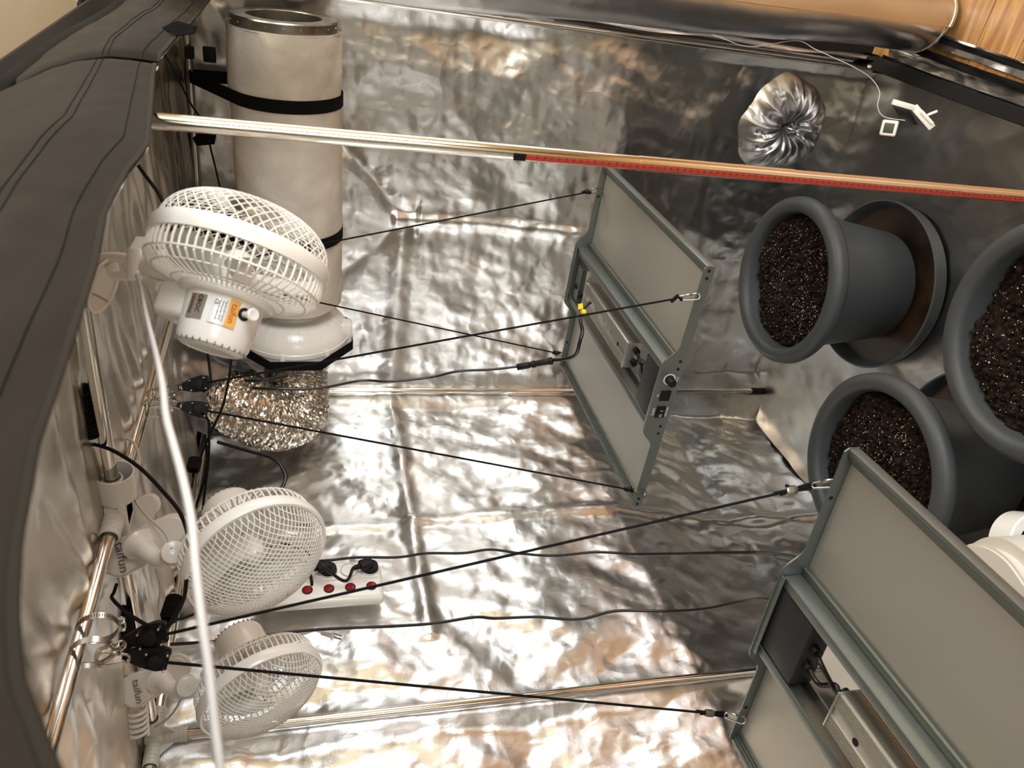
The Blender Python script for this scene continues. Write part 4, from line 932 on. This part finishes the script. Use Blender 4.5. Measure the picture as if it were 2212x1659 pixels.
mk('sensor_cord', tube(spline([(1.235,-0.142,0.687), (1.230,-0.182,0.651), (1.224,-0.198,0.616), (1.229,-0.210,0.570), (1.258,-0.243,0.489), (1.247,-0.265,0.443), (1.235,-0.278,0.391), (1.221,-0.294,0.332), (1.202,-0.301,0.277), (1.175,-0.326,0.253), (1.142,-0.347,0.258), (1.122,-0.365,0.241), (1.124,-0.392,0.196)], 8), .0012, 6), 'white_cord', br, recalc=False)

# ============================================================= red measuring tape fixed to the front tube
on_pole(.25, 1.44, .0068, .0008, 'red_tape', 'measuring_tape', label='red measuring tape stuck along the tube')
on_pole(1.44, 1.456, .010, .0012, 'black_plastic', 'tape_end')
tk = [];
nA = nrm((-.25, -.97, 0)); tA = nrm(np.cross((0, 0, 1), nA)); pA = V(1.188, -1.2, 0)+nA*(PR+.0015)
for k in range(118): tk.append(box(pA+V(0, 0, .255+.01*k)+tA*.002, (.004, .0004, .0008), 0, tA, nA, (0, 0, 1)))
mk('tape_marks', join(*tk), 'print_black', tf)

# ============================================================= rolled door, black roof flap, sill
rd = thing('rolled_door', 'silver rolled-up tent door hanging along the top right of the opening', 'tent door', (1.31, -.2, .1))
r0, r1 = V(1.325, -.52, 1.95), V(1.340, -.145, .03)
def rolled(u, v):
    # a soft spiral: outer turn and the inner lip
    t = u*2.25*2*PI; k = u*2.25
    rad = .078-.012*(1-k/2.25)*1.6+.003*np.sin(v*17+t)+.004*np.sin(v*5+t*2)
    sx = 1.12; X = rad*np.cos(t)*sx; Y = rad*np.sin(t)*.86
    return X, Y, v*np.linalg.norm(r1-r0)+.02*np.cos(t)*v
Xr, Yr, Zr = basis(r1-r0, (1, 0, 0))
def rolled2(u, v):
    X, Y, Z = rolled(u, v); cr = .0035*facet(u*1.0, v*1.9, .16, 61)+.0016*facet(u*1.0, v*1.9, .06, 62)
    return X*(1+cr*8), Y*(1+cr*8), Z
mk('sheet', xf(grid(150, 170, rolled2), r0, Xr, Yr, Zr), 'foil_roll', rd, smooth=180)
mk('hem', xf(tube([np.stack(rolled(np.array(u), np.array(.995)), -1) for u in np.linspace(0, 1, 90)], .0035, 6), r0, Xr, Yr, Zr), 'foil_roll', rd)
mk('core', xf(lathe([(0, .1), (.05, .1), (.05, 1.84), (0, 1.84)], 24), r0, Xr, Yr, Zr), 'foil_roll', rd)

fp = thing('roof_flap', 'black cloth header panel of the tent with stitched seams, arching over the door opening', 'tent flap', (1.22, -1.2, 2.0))
EY = [.05, -.3, -.529, -.66, -.812, -.93, -1.018, -1.10, -1.202, -1.30, -1.369, -1.44, -1.539, -1.639, -1.727, -1.837, -1.899, -1.935, -1.967, -2.004, -2.1, -2.25, -2.45]
EZ = [1.86, 1.87, 1.882, 1.886, 1.889, 1.892, 1.897, 1.889, 1.876, 1.864, 1.855, 1.862, 1.863, 1.853, 1.848, 1.842, 1.833, 1.825, 1.815, 1.795, 1.74, 1.62, 1.5]
def ez(y): return np.interp(-y, [-q for q in EY], EZ)+np.interp(-y, [1.5, 1.85], [.005, -.0015])
def f_flap(u, v):
    y = .04-u*2.49; top = 2.018-.012*pinch(y, -1.2, .4)*0+.006*np.sin(y*4); z = top+(ez(y)-top)*v
    bulge = .020*np.sin(PI*v)+.004*smoothn(y, z, .5, 41)+.0022*fold(y*.9+z, z*2, .22, 42)*np.sin(PI*np.clip(v*.9+.05, 0, 1))+.0008*fold(y*.6, z*2, .08, 43)
    crease = -.009*pinch(y-.22*v, -1.235, .016)
    return 1.212+bulge+crease, y, z
mk('panel', grid(420, 40, f_flap), 'black_fabric', fp, smooth=180, recalc=False)
back_ = grid(200, 10, lambda u, v: (f_flap(u, v)[0]-.006, f_flap(u, v)[1], f_flap(u, v)[2])); mk('lining', back_, 'foil_wall', fp, smooth=180, recalc=False)
us = np.linspace(0, 1, 260)
def band(v0, off, r_, mat_, name): mk(name, tube([np.array(f_flap(np.array(u), np.array(v0)))+V(off, 0, 0) for u in us], r_, 8, flat=.35, hint=(1, 0, 0)), mat_, fp, smooth=180)
band(.0, .002, .010, 'black_web', 'piping'); band(1.0, .001, .003, 'black_fabric', 'edge_binding')
for v0 in (.62, .58, .88): mk('seam', tube([np.array(f_flap(np.array(u), np.array(v0)))+V(.0002, 0, 0) for u in us], .0006, 5), 'black_web', fp, smooth=180)
mk('strap_seam', tube([np.array(f_flap(np.array((.04+1.225-.22*t)/2.49), np.array(t)))+V(.000, 0, 0) for t in np.linspace(0, 1, 30)], .004, 8, flat=.4, hint=(1, 0, 0)), 'black_web', fp, smooth=180)
mk('corner_tab', prism([(0, 0), (.022, .010), (.050, .002), (.046, -.008), (.02, -.012)], .003, (1.225,-0.863,1.913), tuple(-up), tuple(right), tuple(bk)), 'black_web', fp)

sl_ = thing('door_sill', 'black and silver lower edge of the tent doorway with zip strips spread on the floor', 'tent sill', (1.2, -1.2, 0))
mk('sill', grid(10, 160, lambda u, v: (1.195+.02*u+.012*np.sin(PI*u), .01-v*2.4, .115-.10*u+.012*np.sin(v*11)-.05*np.abs(u-.0)*0)), 'black_web', sl_, smooth=180, recalc=False)
mk('sill_inner', grid(6, 160, lambda u, v: (1.19+.004*u, .01-v*2.4, .01+.105*u+.012*np.sin(v*11))), 'foil_floor', sl_, smooth=180, recalc=False)
def strip(name, x0, x1, material, z0=.004, amp=.004, sd=1):
    mk(name, grid(18, 200, lambda u, v: (x0+(x1-x0)*u+.012*np.sin(v*7+sd), .0-v*2.4, z0+amp*(1+smoothn(x0+u*.1, v*2.4, .1, sd))+amp*.5*fold(u*(x1-x0), v*2.4, .07, sd+1))), material, sl_, smooth=180, recalc=False)
strip('zip_strip', 1.205, 1.226, 'black_web', .026, .002, 3); strip('door_lining', 1.222, 1.264, 'foil_wall', .008, .004, 4)
strip('zip_strip', 1.258, 1.278, 'black_web', .026, .002, 3); strip('door_lining', 1.274, 1.308, 'foil_wall', .008, .003, 8); strip('edge_binding', 1.303, 1.318, 'black_web', .020, .002, 3)
mk('snap_button', lathe([(.006, 0), (.006, .002), (.003, .003), (0, .003)], 16, tuple(bk), (1.211,-0.162,0.186)), 'steel', sl_)
bpy.context.view_layer.update()
